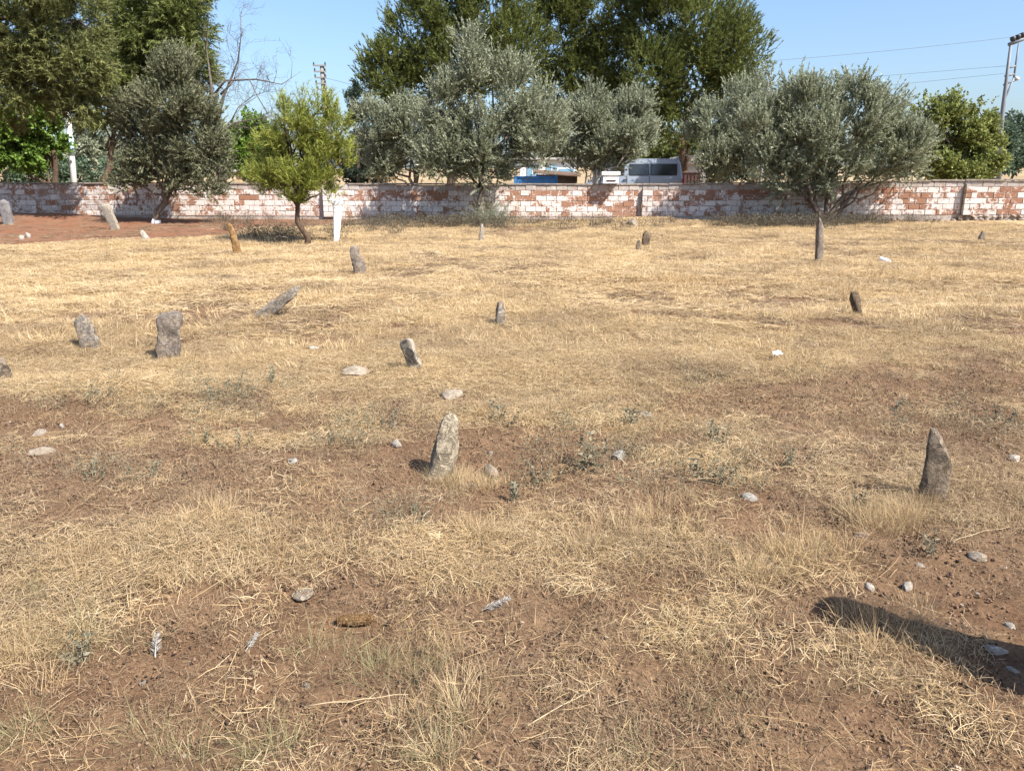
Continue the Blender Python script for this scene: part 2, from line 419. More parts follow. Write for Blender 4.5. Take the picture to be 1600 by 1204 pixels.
class MB:
    """collects boxes, tubes and loose faces into one mesh"""
    def __init__(s): s.v = []; s.f = []; s.sm = []
    def add(s, v, f, smooth=False):
        o = len(s.v); s.v += [tuple(x) for x in v]; s.f += [tuple(i + o for i in q) for q in f]; s.sm += [smooth] * len(f)
    def box(s, c, d, rz=0.0, mat=None):
        hx, hy, hz = d[0] / 2, d[1] / 2, d[2] / 2
        v = [Vector((sx * hx, sy * hy, sz * hz)) for sz in (-1, 1) for sx, sy in ((-1, -1), (1, -1), (1, 1), (-1, 1))]
        m = (mat or Matrix.Rotation(rz, 3, 'Z'))
        v = [m @ q + Vector(c) for q in v]
        s.add(v, [(3, 2, 1, 0), (4, 5, 6, 7), (0, 1, 5, 4), (1, 2, 6, 5), (2, 3, 7, 6), (3, 0, 4, 7)])
    def tube(s, pts, rad, n=7, cap=True):
        pts = [Vector(p) for p in pts]
        if not hasattr(rad, '__len__'): rad = [rad] * len(pts)
        v, f = [], []
        ref = Vector((0.31, 0.17, 1)).normalized()
        for i, p in enumerate(pts):
            t = (pts[min(i + 1, len(pts) - 1)] - pts[max(i - 1, 0)])
            t = t.normalized() if t.length > 1e-9 else Vector((0, 0, 1))
            if abs(t.dot(ref)) > .95: ref2 = Vector((1, 0.2, 0))
            else: ref2 = ref
            a = t.cross(ref2).normalized(); b = t.cross(a)
            for k in range(n):
                w = 2 * math.pi * k / n
                v.append(p + (a * math.cos(w) + b * math.sin(w)) * rad[i])
        for i in range(len(pts) - 1):
            for k in range(n):
                f.append((i * n + k, i * n + (k + 1) % n, (i + 1) * n + (k + 1) % n, (i + 1) * n + k))
        if cap:
            f.append(tuple(range(n - 1, -1, -1))); f.append(tuple((len(pts) - 1) * n + k for k in range(n)))
        s.add(v, f, True)
    def prism(s, outline, y0, y1):
        """outline in x,z, extruded along y"""
        n = len(outline)
        v = [(x, y0, z) for x, z in outline] + [(x, y1, z) for x, z in outline]
        f = [tuple(range(n - 1, -1, -1)), tuple(range(n, 2 * n))] + [(i, (i + 1) % n, n + (i + 1) % n, n + i) for i in range(n)]
        s.add(v, f)
    def build(s, name, mat, parent=None, bevel=0.0):
        me = bpy.data.meshes.new(name); me.from_pydata(s.v, [], s.f)
        me.polygons.foreach_set('use_smooth', s.sm)
        bm = bmesh.new(); bm.from_mesh(me)
        bmesh.ops.recalc_face_normals(bm, faces=bm.faces[:])
        if bevel: bmesh.ops.bevel(bm, geom=bm.edges[:], offset=bevel, segments=2, affect='EDGES', clamp_overlap=True)
        bm.to_mesh(me); bm.free()
        me.materials.append(mat)
        return link(name, me, parent)

# ------------------------------------------------------------------ the ground: one sheet to the horizon
ang_in = np.radians(np.linspace(-46, 46, 400))
ang_out_l = np.radians(np.linspace(-180, -46, 28)[:-1]); ang_out_r = np.radians(np.linspace(46, 180, 28)[1:])
ang = np.concatenate([ang_out_l, ang_in, ang_out_r])
rad = [0.25]
while rad[-1] < 3200:
    rad.append(rad[-1] * (1.0088 if 1.5 < rad[-1] < 34 else 1.06))
rad = np.array(rad)
AA, RR = np.meshgrid(ang, rad)
gx, gy = RR * np.sin(AA), RR * np.cos(AA)
gzv = ground_base(gx, gy)
stv, rdv = straw_map(gx, gy), red_map(gx, gy)
near = 1 - sstep(8, 14, RR)
clod = fbm(gx / .085, gy / .085, 2.0, 3) * .5 + .6 * np.abs(fbm(gx / .2, gy / .2, 5.0, 3))
gzm = gzv + near * (1 - .45 * stv) * .030 * clod + (1 - near) * sstep(40, 32, RR) * .012 * vnoise(gx / .3, gy / .3)
na, nr = len(ang), len(rad)
ii = np.arange(nr - 1)[:, None] * na + np.arange(na - 1)[None, :]
quads = np.stack([ii, ii + 1, ii + na + 1, ii + na], -1).reshape(-1, 4)
seam = np.arange(nr - 1) * na
quads = np.vstack([quads, np.stack([seam + na - 1, seam, seam + na, seam + 2 * na - 1], -1)])
vv = np.stack([gx, gy, gzm], -1).reshape(-1, 3)
ctr = len(vv); vv = np.vstack([vv, [[0, 0, gz(0, 0)]]])
gm = np_mesh('ground', vv, quads[:, ::-1], M['ground'], None, True, {'straw': np.append(stv.ravel(), .5), 'red': np.append(rdv.ravel(), 0)})
ground = link('ground', gm); tag(ground, kind='structure')

# ------------------------------------------------------------------ boundary wall: sections of hollow blocks between piers
brick_meshes = []
for k in range(5):
    bm = bmesh.new(); bmesh.ops.create_cube(bm, size=1)
    for v in bm.verts:
        v.co = Vector((v.co.x * (.380 - .006 * random.random()), v.co.y * (.185 + .012 * random.random()), v.co.z * (.184 - .005 * random.random())))
    bmesh.ops.bevel(bm, geom=bm.edges[:], offset=.007, segments=1, affect='EDGES')
    me = bpy.data.meshes.new('brick'); bm.to_mesh(me); bm.free(); me.materials.append(M['brick']); brick_meshes.append(me)
half_meshes = []
for k in range(2):
    bm = bmesh.new(); bmesh.ops.create_cube(bm, size=1)
    for v in bm.verts: v.co = Vector((v.co.x * .18, v.co.y * .19, v.co.z * (.183 - .004 * random.random())))
    bmesh.ops.bevel(bm, geom=bm.edges[:], offset=.007, segments=1, affect='EDGES')
    me = bpy.data.meshes.new('brick'); bm.to_mesh(me); bm.free(); me.materials.append(M['brick']); half_meshes.append(me)

# bare patches in the limewash, in photograph x ranges per course (0 = lowest)
BAREB = {4: [(565, 615), (622, 690), (805, 885), (935, 945), (990, 1003), (1015, 1050), (1060, 1078), (1105, 1122), (1150, 1200), (1355, 1395), (1400, 1430), (1480, 1500), (1550, 1570), (40, 75), (95, 120), (1590, 1610)],
         3: [(555, 600), (605, 635), (640, 720), (790, 840), (890, 905), (915, 938), (980, 1002), (1010, 1052), (1085, 1110), (1120, 1126), (1170, 1225), (1355, 1455), (1555, 1575), (100, 130), (380, 400), (1525, 1540)],
         2: [(740, 760), (885, 905), (915, 938), (970, 985), (1075, 1090), (1370, 1390), (1415, 1450), (60, 85), (372, 384), (1540, 1560), (1580, 1600)],
         1: [(960, 1000), (1420, 1450), (700, 770), (100, 118), (1110, 1130)],
         0: [(620, 660), (965, 990), (1470, 1490), (1530, 1545), (1100, 1130), (1565, 1585)]}
def wall_section(name_label, pxa, Ya, za, pxb, Yb, zb, courses=6, pier=True, missing=()):
    a = P(pxa, 300, Ya); b = P(pxb, 300, Yb)
    a = Vector((a.x, a.y, za)); L = math.hypot(b.x - a.x, b.y - a.y); rz = math.atan2(b.y - a.y, b.x - a.x)
    root = empty('boundary_wall', a, rz)
    tag(root, name_label, 'wall', 'sections of the painted block boundary wall', 'thing')
    slope = (zb - za) / L
    CH, CL = .200, .398
    nb = int(L / CL)
    mb = MB()
    # mortar bed, set back from the block faces
    hcore = courses * CH - .02
    for k in range(nb + 1):
        u0, u1 = k * CL, min((k + 1) * CL, L - .01)
        if u1 - u0 < .02: continue
        h = hcore - (CH if any(m0 <= (u0 + u1) / 2 <= m1 for m0, m1 in missing) else 0)
        mb.box(((u0 + u1) / 2, 0, h / 2 - .15 + slope * u0), (u1 - u0, .158, h + .3))
    mb.build('mortar_bed', M['mortar'], root)
    ca, sa = math.cos(rz), math.sin(rz)
    for c in range(courses):
        u = (CL / 2 if c % 2 == 0 else 0.0) + CL / 2 * 0
        us = []
        if c % 2: us.append((.098, True))
        u = CL / 2 if c % 2 == 0 else .196 + CL / 2
        while u + CL / 2 <= L + .02:
            us.append((u, False)); u += CL
        if L - (u - CL / 2) > .17: us.append((u - CL / 2 + .098, True))
        for (u, half) in us:
            if c == courses - 1 and any(m0 <= u <= m1 for m0, m1 in missing): continue
            me = random.choice(half_meshes if half else brick_meshes)
            o = link('brick', me, root)
            o.location = (u, random.uniform(-.010, .006), c * CH + CH / 2 + slope * u + random.uniform(-.003, .003))
            o.rotation_euler = (random.uniform(-.03, .03), random.uniform(-.014, .014), random.uniform(-.03, .03))
            wx, wy = a.x + ca * u, a.y + sa * u
            px = 800 + F * wx / (wy * math.cos(PITCH) + .5 * math.sin(PITCH))
            bare = any(x0 - 5 <= px <= x1 + 5 for x0, x1 in BAREB.get(c, ()))
            pa = random.choice((.28, .36, .42, .46)) if bare else random.choice((.54, .62, .68, .80, .58, .66))
            if px < 340 and not bare: pa -= .08
            o['paint'] = float(pa)
            o['cement'] = float(1.0 if c == 5 and px > 340 else (.55 if px < 170 and random.random() < .5 else 0.0))
    # coping slabs
    u = 0.0
    while u < L - .05:
        l = min(random.uniform(.95, 1.35), L - u)
        if not any(m0 - .2 <= u + l / 2 <= m1 for m0, m1 in missing):
            cb = MB(); cb.box((0, 0, 0), (l - .012, .27, .055))
            o = cb.build('coping_slab', M['coping'], root, .008)
            o.location = (u + l / 2, random.uniform(-.012, .004), courses * CH + .0305 + slope * (u + l / 2) + random.uniform(-.004, .006))
            o.rotation_euler = (random.uniform(-.04, .04), random.uniform(-.014, .014), random.uniform(-.015, .015))
        u += l
    if pier:   # brick pier standing proud of the face at the left end
        pm = MB(); pm.box((.20, -.175, .55), (.36, .145, 1.1)); pm.build('pier_core', M['mortar'], root)
        for c in range(5):
            if c % 2 == 0:
                o = link('brick', random.choice(brick_meshes), root); o.location = (.2, -.19, c * CH + CH / 2); o['paint'] = random.choice((.8, .95, .6)); o['cement'] = 0.0
            else:
                for uu in (.1, .3):
                    o = link('brick', random.choice(half_meshes), root); o.location = (uu, -.19, c * CH + CH / 2); o['paint'] = random.choice((.8, .95, .5)); o['cement'] = 0.0
    return root, L, a, rz

wall_section('long left run of block wall under the trees, grey coping, reddish earth at its foot', -140, 31.9, .10, 505, 30.9, .10, pier=False)
wall_section('block wall run behind the white post, orange patches along its upper courses', 505.6, 30.9, .08, 1003, 31.1, .06, missing=((.0, .5),))
wall_section('block wall run carrying the white box and ending in a narrow pier', 1003.6, 31.1, .06, 1504, 29.5, .22)
wr, wl, wa, wrz = wall_section('short block wall run at the far end, on a footing of rubble stones', 1504.6, 29.5, .22, 1800, 28.3, .26)

# rubble footing beneath the last two runs
def rock_mesh(name, seed, mat, sub=2, sq=(1, 1, .6), rough=.28):
    bm = bmesh.new(); bmesh.ops.create_icosphere(bm, subdivisions=sub, radius=1)
    co = np.array([v.co[:] for v in bm.verts])
    d = 1 + rough * 2 * fbm(co[:, 0] * .9 + seed, co[:, 1] * .9 + seed * 1.7, co[:, 2] * .9, 3) + .14 * fbm(co[:, 0] * 3.1 + seed, co[:, 1] * 3.1, co[:, 2] * 3.1 + seed, 3)
    # chip with planes
    rr = np.random.default_rng(seed)
    for k in range(5):
        n = rr.normal(size=3); n /= np.linalg.norm(n); off = rr.uniform(.55, .85)
        pr = (co * d[:, None]) @ n; ex = np.clip(pr - off, 0, None)
        co = co * d[:, None] - ex[:, None] * n; d = np.ones(len(co))
    co = co * np.array(sq)
    for v, c in zip(bm.verts, co): v.co = c
    me = bpy.data.meshes.new(name); bm.to_mesh(me); bm.free()
    me.polygons.foreach_set('use_smooth', [True] * len(me.polygons)); me.set_sharp_from_angle(angle=R(38))
    me.materials.append(mat)
    return me
rub = [rock_mesh('footing_stone', 40 + k, M['rubble'], 1, (1, .9, .75), .3) for k in range(5)]
def footing(root, L, z, x0=0.0):
    u = x0
    while u < L:
        for row in range(2):
            s = random.uniform(.06, .13)
            o = link('footing_stone', random.choice(rub), root)
            o.location = (u + random.uniform(-.04, .04), -.14 - .10 * (1 - row) + random.uniform(-.03, .03), z + row * .12 + random.uniform(-.02, .02))
            o.scale = (s * 1.25, s, s * .8); o.rotation_euler = (random.uniform(-.4, .4), random.uniform(-.4, .4), random.uniform(0, 6))
        u += random.uniform(.16, .25)
secs = [o for o in C.objects if o.name.startswith('boundary_wall')]
footing(secs[3], 3.6, -.16)
footing(secs[2], 12.4, -.17, 4.8)

# ------------------------------------------------------------------ foliage
def unit(a): return a / np.maximum(np.linalg.norm(a, axis=-1, keepdims=True), 1e-9)
def needle_tris(base, dirv, length, width, rng, curl=0.0):
    n = len(base)
    r = unit(rng.normal(size=(n, 3))); w = unit(np.cross(dirv, r))
    tip = base + dirv * length[:, None] + np.array([0, 0, -1.0]) * (curl * length)[:, None]
    v = np.stack([base - w * (width / 2)[:, None], base + w * (width / 2)[:, None], tip], 1).reshape(-1, 3)
    return v, np.arange(3 * n).reshape(-1, 3)
def leaf_quads(base, dirv, length, width, rng, curl=0.0):
    """rhombus leaves"""
    n = len(base)
    r = unit(rng.normal(size=(n, 3))); w = unit(np.cross(dirv, r))
    mid = base + dirv * (length * .48)[:, None]
    tip = base + dirv * length[:, None] + np.array([0, 0, -1.0]) * (curl * length)[:, None]
    v = np.stack([base, mid + w * (width / 2)[:, None], tip, mid - w * (width / 2)[:, None]], 1).reshape(-1, 3)
    return v, np.arange(4 * n).reshape(-1, 4)
def crown_points(lobes, Y, n, clump, rng, shell=.55, zjit=.35, clumps_per=9, depth=1.0):
    """twig bases and outward directions for crown lobes given as (photo x, y, rx, ry)"""
    B, D, Cc = [], [], []
    wts = np.array([l[2] * l[3] for l in lobes], float); wts /= wts.sum()
    for l, w in zip(lobes, wts):
        s = Y / F
        c = np.array(P(l[0], l[1], Y)); rx, rz = l[2] * s, l[3] * s; ry = .5 * (rx + rz) * depth
        c[1] += rng.uniform(-zjit, zjit) * ry if len(l) < 5 else l[4]
        nc = max(4, int(clumps_per * (rx * rz) ** .75 / clump ** 1.2 * .35) + 4)
        q = unit(rng.normal(size=(nc, 3))); rr = rng.uniform(shell, 1.0, nc) ** .6
        cc = q * rr[:, None] * np.array([rx, ry, rz])
        m = int(n * w)
        ci = rng.integers(0, nc, m)
        cs = clump * rng.uniform(.6, 1.25, nc)
        off = unit(rng.normal(size=(m, 3))) * (rng.uniform(0, 1, m) ** .5 * cs[ci])[:, None]
        p = cc[ci] + off
        out = unit(cc[ci] / np.array([rx, ry, rz]) + .8 * off / clump)
        B.append(p + c); D.append(out); Cc.append(cc + c)
    return np.vstack(B), np.vstack(D), np.vstack(Cc)
def foliage_mesh(name, lobes, Y, mat, twigs, per, tl, ll, lw, up=.5, spread=.7, clump=.45, seed=1, shell=.55, curl=0.0, depth=1.0, cp=9, needles=False):
    rng = np.random.default_rng(seed)
    B, D, cc = crown_points(lobes, Y, twigs, clump, rng, shell, clumps_per=cp, depth=depth)
    D = unit(D + np.array([0, 0, up]) + .35 * rng.normal(size=D.shape))
    n = len(B)
    t = rng.uniform(0, 1, (n, per))
    tlv = tl * rng.uniform(.6, 1.3, (n, 1))
    base = (B[:, None, :] + D[:, None, :] * (t * tlv)[..., None]).reshape(-1, 3)
    dv = unit(np.repeat(D, per, 0) + spread * rng.normal(size=(n * per, 3)))
    ln = ll * rng.uniform(.65, 1.25, n * per); wd = lw * rng.uniform(.7, 1.3, n * per)
    v, q = (needle_tris if needles else leaf_quads)(base, dv, ln, wd, rng, curl)
    tw = np.clip(rng.normal(.5, .2, n), 0, 1)
    ti = np.clip(np.repeat(tw, per) + rng.normal(0, .17, n * per), 0, 1)
    return np_mesh(name, v, q, mat, np.repeat(ti, 3 if needles else 4)), cc
def bend(a, b, k, rng, amp):
    a, b = np.array(a), np.array(b); L = np.linalg.norm(b - a)
    t = np.linspace(0, 1, k)[:, None]
    j = rng.normal(size=(k, 3)) * amp * L; j[0] = 0; j[-1] = 0
    return a + (b - a) * t + j
TRUNKS = {}
def tight(lobes, k=9, dy=5):
    return [(l[0], l[1] + dy, max(5, l[2] - k if l[2] > 14 else l[2] * .7), max(7, l[3] - k if l[3] > 14 else l[3] * .8)) for l in lobes]
def tree(name, label, cat, base_px, base_Y, lobes, leafm, barkm, trunk_top, r0, seed=1, group=None, twigs=4000, per=12, tl=.35, ll=.09, lw=.024,
         up=.5, spread=.7, clump=.45, shell=.55, base_xyz=None, stems=1, curl=0.0, depth=1.0, crown_Y=None, limbs=26, cp=9, extra=None, splay=.3, needles=False, kmin=3):
    if leafm.name.startswith('olive') and name == 'olive_tree': lobes = tight(lobes)
    if name == 'walnut_tree': lobes = tight(lobes, 7, 12)
    if name == 'young_pine': lobes = tight(lobes, 4, 3)
    rng = np.random.default_rng(seed)
    if base_xyz is None:
        b = P(base_px, 300, base_Y); base = Vector((b.x, b.y, gz(b.x, b.y)))
    else: base = Vector(base_xyz)
    root = empty(name, base); tag(root, label, cat, group)
    cY = crown_Y or base.y
    me, cc = foliage_mesh('crown', lobes, cY, leafm, twigs, per, tl, ll, lw, up, spread, clump, seed, shell, curl, depth, cp, needles)
    o = link('crown', me, root); o.location = -base
    mb = MB()
    top = np.array(P(trunk_top[0], trunk_top[1], cY))
    forks = TRUNKS[root.name] = []
    for s in range(stems):
        off = np.array([(s - (stems - 1) / 2) * splay + (rng.normal() * .04), rng.normal() * .08, 0]) if stems > 1 else np.zeros(3)
        tp = top + off * 4.2 * np.array([1, 1, .0]) + (np.array([0, 0, rng.uniform(-.4, .2)]) if stems > 1 else 0)
        pts = bend(np.array(base) + off * .5 + np.array([0, 0, -.12]), tp, 7, rng, .025)
        rr = np.linspace(1, .5, 7) * r0 * (.7 if stems > 1 else 1); rr[0] *= 1.35
        mb.tube(pts - np.array(base), rr, 9); forks.append((pts, rr))
    # limbs to lobes, then twigs to leaf clumps
    s = cY / F
    for l in lobes:
        c = np.array(P(l[0], l[1] + l[3] * .25, cY))
        pts, rr = forks[int(np.argmin([np.linalg.norm(p[-1] - c) for p, _ in forks]))]
        k = rng.integers(kmin, 7); st = pts[k]
        lp = bend(st, c, 6, rng, .05)
        mb.tube(lp - np.array(base), np.linspace(rr[k] * .55, .018, 6), 6)
    pick = rng.permutation(len(cc))[:limbs]
    for i in pick:
        lb = np.array([np.array(P(l[0], l[1] + l[3] * .25, cY)) for l in lobes]); j = np.argmin(np.linalg.norm(lb - cc[i], axis=1))
        lp = bend(lb[j], cc[i], 4, rng, .06)
        mb.tube(lp - np.array(base), np.linspace(.03, .009, 4), 4)
    mb.build('trunk', barkm, root)
    if extra:
        eb = MB(); extra(eb, np.array(base), cY, rng); eb.build('stem', M['lime_bark'] if base_px == 1180 else barkm, root)
    return root

OLV = dict(per=25, tl=.58, ll=.105, lw=.040, up=1.0, spread=.5, clump=.36, shell=.5, cp=9.5, needles=True)
tree('olive_tree', 'dull grey green olive tree in front of the left wall, limewashed foot of its trunk', 'tree', 237, 28.3,
     [(275, 150, 52, 52), (228, 205, 42, 48), (312, 205, 38, 50), (200, 265, 28, 34), (250, 262, 52, 38), (318, 275, 28, 34), (275, 108, 30, 26), (330, 240, 22, 36), (200, 180, 18, 26)],
     M['olive_dull'], M['bark'], (262, 275), .14, 3, twigs=4300, **OLV)
ft = [o for o in C.objects if o.name == 'olive_tree'][0]
tp_, tr_ = TRUNKS['olive_tree'][0]; t0_, t1_ = Vector(tp_[0]) - ft.location, Vector(tp_[1]) - ft.location
mb = MB(); mb.tube([t0_, t0_.lerp(t1_, .55), t0_.lerp(t1_, .93)], [tr_[0] + .012, (tr_[0] + tr_[1]) / 2 + .004, tr_[1] + .010], 12); mb.build('limewash', M['lime'], ft)
tree('olive_tree', 'tall silvery olive tree with pointed upright sprays, in front of the wall near the middle', 'tree', 750, 28.5,
     [(735, 118, 34, 50), (795, 145, 38, 52), (688, 160, 30, 40), (836, 195, 40, 42), (762, 215, 70, 55), (695, 235, 42, 38), (850, 238, 34, 30), (732, 76, 12, 26), (772, 96, 10, 24), (760, 265, 40, 22), (850, 140, 10, 20)],
     M['olive_leaf'], M['bark'], (752, 268), .16, 4, twigs=5200, **OLV)
tree('olive_tree', 'broad low olive tree leaning over the wall, twisted stems spreading from the ground', 'tree', 1292, 28.7,
     [(1245, 235, 44, 42), (1303, 262, 44, 34), (1335, 192, 52, 48), (1262, 172, 44, 38), (1402, 228, 44, 48), (1388, 180, 28, 28), (1332, 135, 14, 24), (1240, 138, 14, 20), (1425, 258, 22, 16), (1300, 152, 22, 24), (1372, 252, 38, 30), (1230, 275, 30, 26), (1290, 210, 60, 40), (1270, 290, 28, 18), (1395, 148, 9, 16), (1195, 195, 40, 40), (1205, 245, 30, 34)],
     M['olive_leaf'], M['bark'], (1300, 285), .15, 5, twigs=6000, stems=3, splay=.2, **OLV,
     extra=lambda mb, b, cY, rng: mb.tube([np.array(P(x, y, cY)) - b for x, y in ((1288, 345), (1303, 326), (1318, 306), (1345, 294), (1375, 285))], [.10, .085, .075, .05, .02], 7))
tree('olive_tree', 'rounded silvery olive tree behind the wall, left of the tallest olive', 'tree', 650, 37,
     [(590, 205, 30, 38), (640, 195, 34, 38), (600, 250, 36, 28), (660, 240, 32, 36), (572, 180, 16, 22), (625, 165, 20, 18), (690, 215, 26, 40)],
     M['olive_leaf'], M['bark'], (650, 262), .17, 6, twigs=4200, **OLV)
tree('olive_tree', 'silvery olive tree with pale bare limbs, behind the wall beside the van', 'tree', 930, 34.5,
     [(925, 180, 34, 38), (985, 188, 38, 38), (950, 230, 48, 38), (1010, 214, 22, 30), (898, 205, 28, 40), (925, 258, 34, 20), (925, 150, 14, 22), (1000, 155, 12, 16)],
     M['olive_leaf'], M['lime_bark'], (932, 262), .12, 7, twigs=4200, **OLV)
tree('olive_tree', 'grey green olive tree behind the wall right of the van, with one pale slanting stem', 'tree', 1180, 36,
     [(1118, 190, 36, 38), (1160, 155, 34, 32), (1118, 245, 36, 30), (1185, 215, 46, 48), (1205, 122, 14, 20), (1090, 210, 16, 28), (1160, 260, 40, 22), (1230, 180, 36, 40), (1165, 205, 50, 50), (1110, 275, 30, 14), (1220, 250, 40, 30)],
     M['olive_leaf'], M['bark'], (1175, 255), .14, 8, twigs=4600, **OLV,
     extra=lambda mb, b, cY, rng: mb.tube([np.array(P(x, y, cY - 2.2)) - b for x, y in ((1186, 290), (1191, 262), (1197, 235))], [.05, .045, .03], 6))
# tall pines behind
PIN = dict(per=27, tl=.52, ll=.175, lw=.042, up=.85, spread=.42, clump=.95, shell=.5, limbs=30, cp=15, needles=True)
tree('pine_tree', 'big dark green pine with a rounded billowing crown, left one behind the olives', 'tree', 705, 50,
     [(612, 112, 36, 42), (660, 62, 46, 48), (705, 15, 44, 48), (765, 30, 48, 52), (803, 85, 36, 48), (720, 105, 62, 42), (588, 130, 22, 32), (640, 135, 42, 26), (770, 120, 40, 34), (655, 15, 26, 26), (690, -40, 50, 30)],
     M['pine_needle'], M['pine_bark'], (705, 160), .30, 11, group='tall pines beyond the wall', twigs=9600, **PIN)
tree('pine_tree', 'biggest dark pine behind the van, its crown running out of the top', 'tree', 935, 52,
     [(865, 62, 40, 56), (925, 20, 54, 54), (905, 118, 56, 46), (965, 88, 54, 54), (880, 150, 36, 30), (960, -50, 70, 50), (880, -20, 40, 40), (945, 155, 44, 34), (838, 85, 22, 40), (1000, 30, 40, 50)],
     M['pine_needle'], M['pine_bark'], (935, 200), .34, 12, group='tall pines beyond the wall', twigs=9900, **PIN)
tree('pine_tree', 'right hand dark pine of the big clump, its edge falling steeply to the right', 'tree', 1068, 49,
     [(1035, 40, 50, 58), (1085, 55, 46, 58), (1132, 85, 34, 52), (1075, 130, 52, 46), (1015, 120, 44, 46), (1165, 115, 18, 40), (1128, 150, 34, 34), (1060, 195, 36, 34), (1145, 35, 16, 34), (1060, -40, 50, 40), (1010, 190, 24, 30), (1178, 85, 12, 16)],
     M['pine_needle'], M['pine_bark'], (1068, 215), .32, 13, group='tall pines beyond the wall', twigs=9900, **PIN)
tree('pine_tree', 'dark drooping pine behind the wall at the left, straight slim brown trunk', 'tree', 166, 37,
     [(235, 60, 62, 52), (293, 45, 36, 60), (215, 118, 42, 38), (302, 112, 24, 34), (195, 20, 46, 46), (262, 140, 32, 24), (250, -30, 70, 40), (180, 100, 28, 50), (168, 160, 22, 30)],
     M['pine_needle'], M['pine_bark'], (170, 130), .17, 14, twigs=9000, per=24, tl=.5, ll=.175, lw=.037, needles=True, up=.1, spread=.6, clump=.6, shell=.3, curl=.25, limbs=30, cp=14)
tree('conifer_tree', 'tall olive green conifer standing before the wall at the left edge', 'tree', -110, 27.3,
     [(40, 45, 66, 66), (112, 85, 40, 62), (62, 140, 58, 34), (-70, 80, 90, 110), (122, 20, 36, 50), (20, 110, 50, 50), (125, 150, 28, 28), (60, -40, 90, 50), (-30, 150, 60, 40)],
     M['conifer_needle'], M['pine_bark'], (-60, 40), .26, 15, twigs=9500, per=21, tl=.4, ll=.155, lw=.030, needles=True, kmin=6, up=.15, spread=.75, clump=.5, shell=.4, limbs=40, cp=13)
tree('leafy_tree', 'bright green broadleaf tree behind the wall at the far left', 'tree', 84, 35.5,
     [(40, 185, 38, 34), (60, 208, 26, 26), (8, 222, 36, 30), (45, 235, 32, 16), (-30, 200, 40, 40)],
     M['green_leaf'], M['pine_bark'], (84, 235), .17, 16, twigs=3000, per=9, tl=.4, ll=.17, lw=.11, up=.1, spread=.9, clump=.5)
tree('leafy_shrub', 'yellow green bushy shrub behind the wall, left of the young pine', 'shrub', 392, 38,
     [(395, 212, 26, 22), (378, 238, 22, 22), (408, 242, 22, 24), (372, 262, 14, 14), (400, 195, 14, 10)],
     M['green_leaf'], M['bark'], (394, 262), .07, 17, twigs=1300, per=9, tl=.35, ll=.15, lw=.09, up=.3, spread=.9, clump=.4)
tree('walnut_tree', 'leafy mid green tree with upright shoots behind the right wall', 'tree', 1500, 38,
     [(1482, 200, 28, 40), (1522, 192, 28, 34), (1500, 238, 48, 30), (1452, 238, 22, 28), (1478, 150, 9, 18), (1530, 160, 9, 16), (1545, 230, 20, 30), (1500, 265, 50, 14), (1452, 160, 8, 20), (1465, 180, 14, 20)],
     M['walnut_leaf'], M['bark'], (1500, 250), .11, 18, twigs=4200, per=10, tl=.42, ll=.15, lw=.085, up=.6, spread=.85, clump=.4)
tree('cypress_tree', 'narrow dark cypress glimpsed at the left edge of the rounded olive', 'tree', 558, 42,
     [(557, 160, 8, 26), (558, 205, 10, 34), (560, 250, 12, 34)],
     M['cypress_leaf'], M['pine_bark'], (558, 220), .10, 19, twigs=1500, per=9, tl=.3, ll=.16, lw=.04, up=1.2, spread=.5, clump=.25, limbs=6)
far_specs = [('haze tinted bluish tree farthest right, below the steel pole', 1582, 72, [(1575, 225, 18, 24), (1600, 205, 18, 24), (1628, 215, 20, 30), (1570, 252, 16, 18), (1600, 250, 22, 20)], M['hazed_leaf']),
             ('haze tinted green bush at the foot of the steel pole', 1556, 66, [(1552, 245, 14, 20), (1562, 215, 10, 14), (1552, 265, 16, 10)], M['hazed_leaf']),
             ('grey green tree far off, between the white pole and the left olive', 148, 62, [(145, 215, 24, 28), (150, 250, 28, 20), (128, 235, 16, 24)], M['olive_leaf']),
             ('grey olive far behind, right of the bare branches', 352, 56, [(352, 215, 18, 24), (348, 250, 20, 20), (362, 240, 14, 18)], M['olive_leaf']),
             ('low green bush far off behind the left wall end', 205, 58, [(195, 262, 30, 14), (225, 255, 20, 16), (130, 272, 24, 10)], M['hazed_leaf']),
             ('dark bushy tree behind the rounded olive', 575, 58, [(570, 255, 18, 26), (590, 240, 20, 30), (560, 270, 12, 14)], M['cypress_leaf']),
             ('dark green tree behind the silver van', 1060, 60, [(1050, 235, 44, 26), (1010, 250, 40, 24), (1090, 245, 30, 26)], M['pine_needle']),
             ('dark tree between the olives behind the blue trailer', 868, 58, [(868, 225, 26, 40), (880, 255, 24, 18)], M['pine_needle']),
             ('shaded tree filling the gap behind the broad olive', 1270, 58, [(1250, 235, 50, 36), (1320, 240, 50, 34), (1390, 245, 50, 30), (1440, 255, 36, 22)], M['hazed_leaf']),
             ('dark shaded tree between the van and the broad olive', 1140, 56, [(1120, 250, 40, 26), (1180, 245, 44, 34), (1150, 220, 30, 30)], M['cypress_leaf']),
             ('haze tinted low tree behind the wall at the far left', 40, 58, [(40, 258, 24, 22), (10, 262, 20, 18), (75, 264, 20, 18), (-30, 255, 24, 24)], M['hazed_leaf']),
             ('dark undergrowth tree behind the bare grey branches', 400, 60, [(400, 232, 24, 22), (372, 250, 20, 18), (440, 250, 30, 20)], M['walnut_leaf'])]
for k, (lab, px, Y, lob, mt) in enumerate(far_specs):
    tree('distant_tree', lab, 'tree', px, Y, lob, mt, M['bark'], (px, lob[0][1] + 25), .13, 30 + k, 'trees far behind the wall', twigs=950, per=10, tl=.5, ll=.28, lw=.145, up=.4, spread=.8, clump=.7, limbs=8)

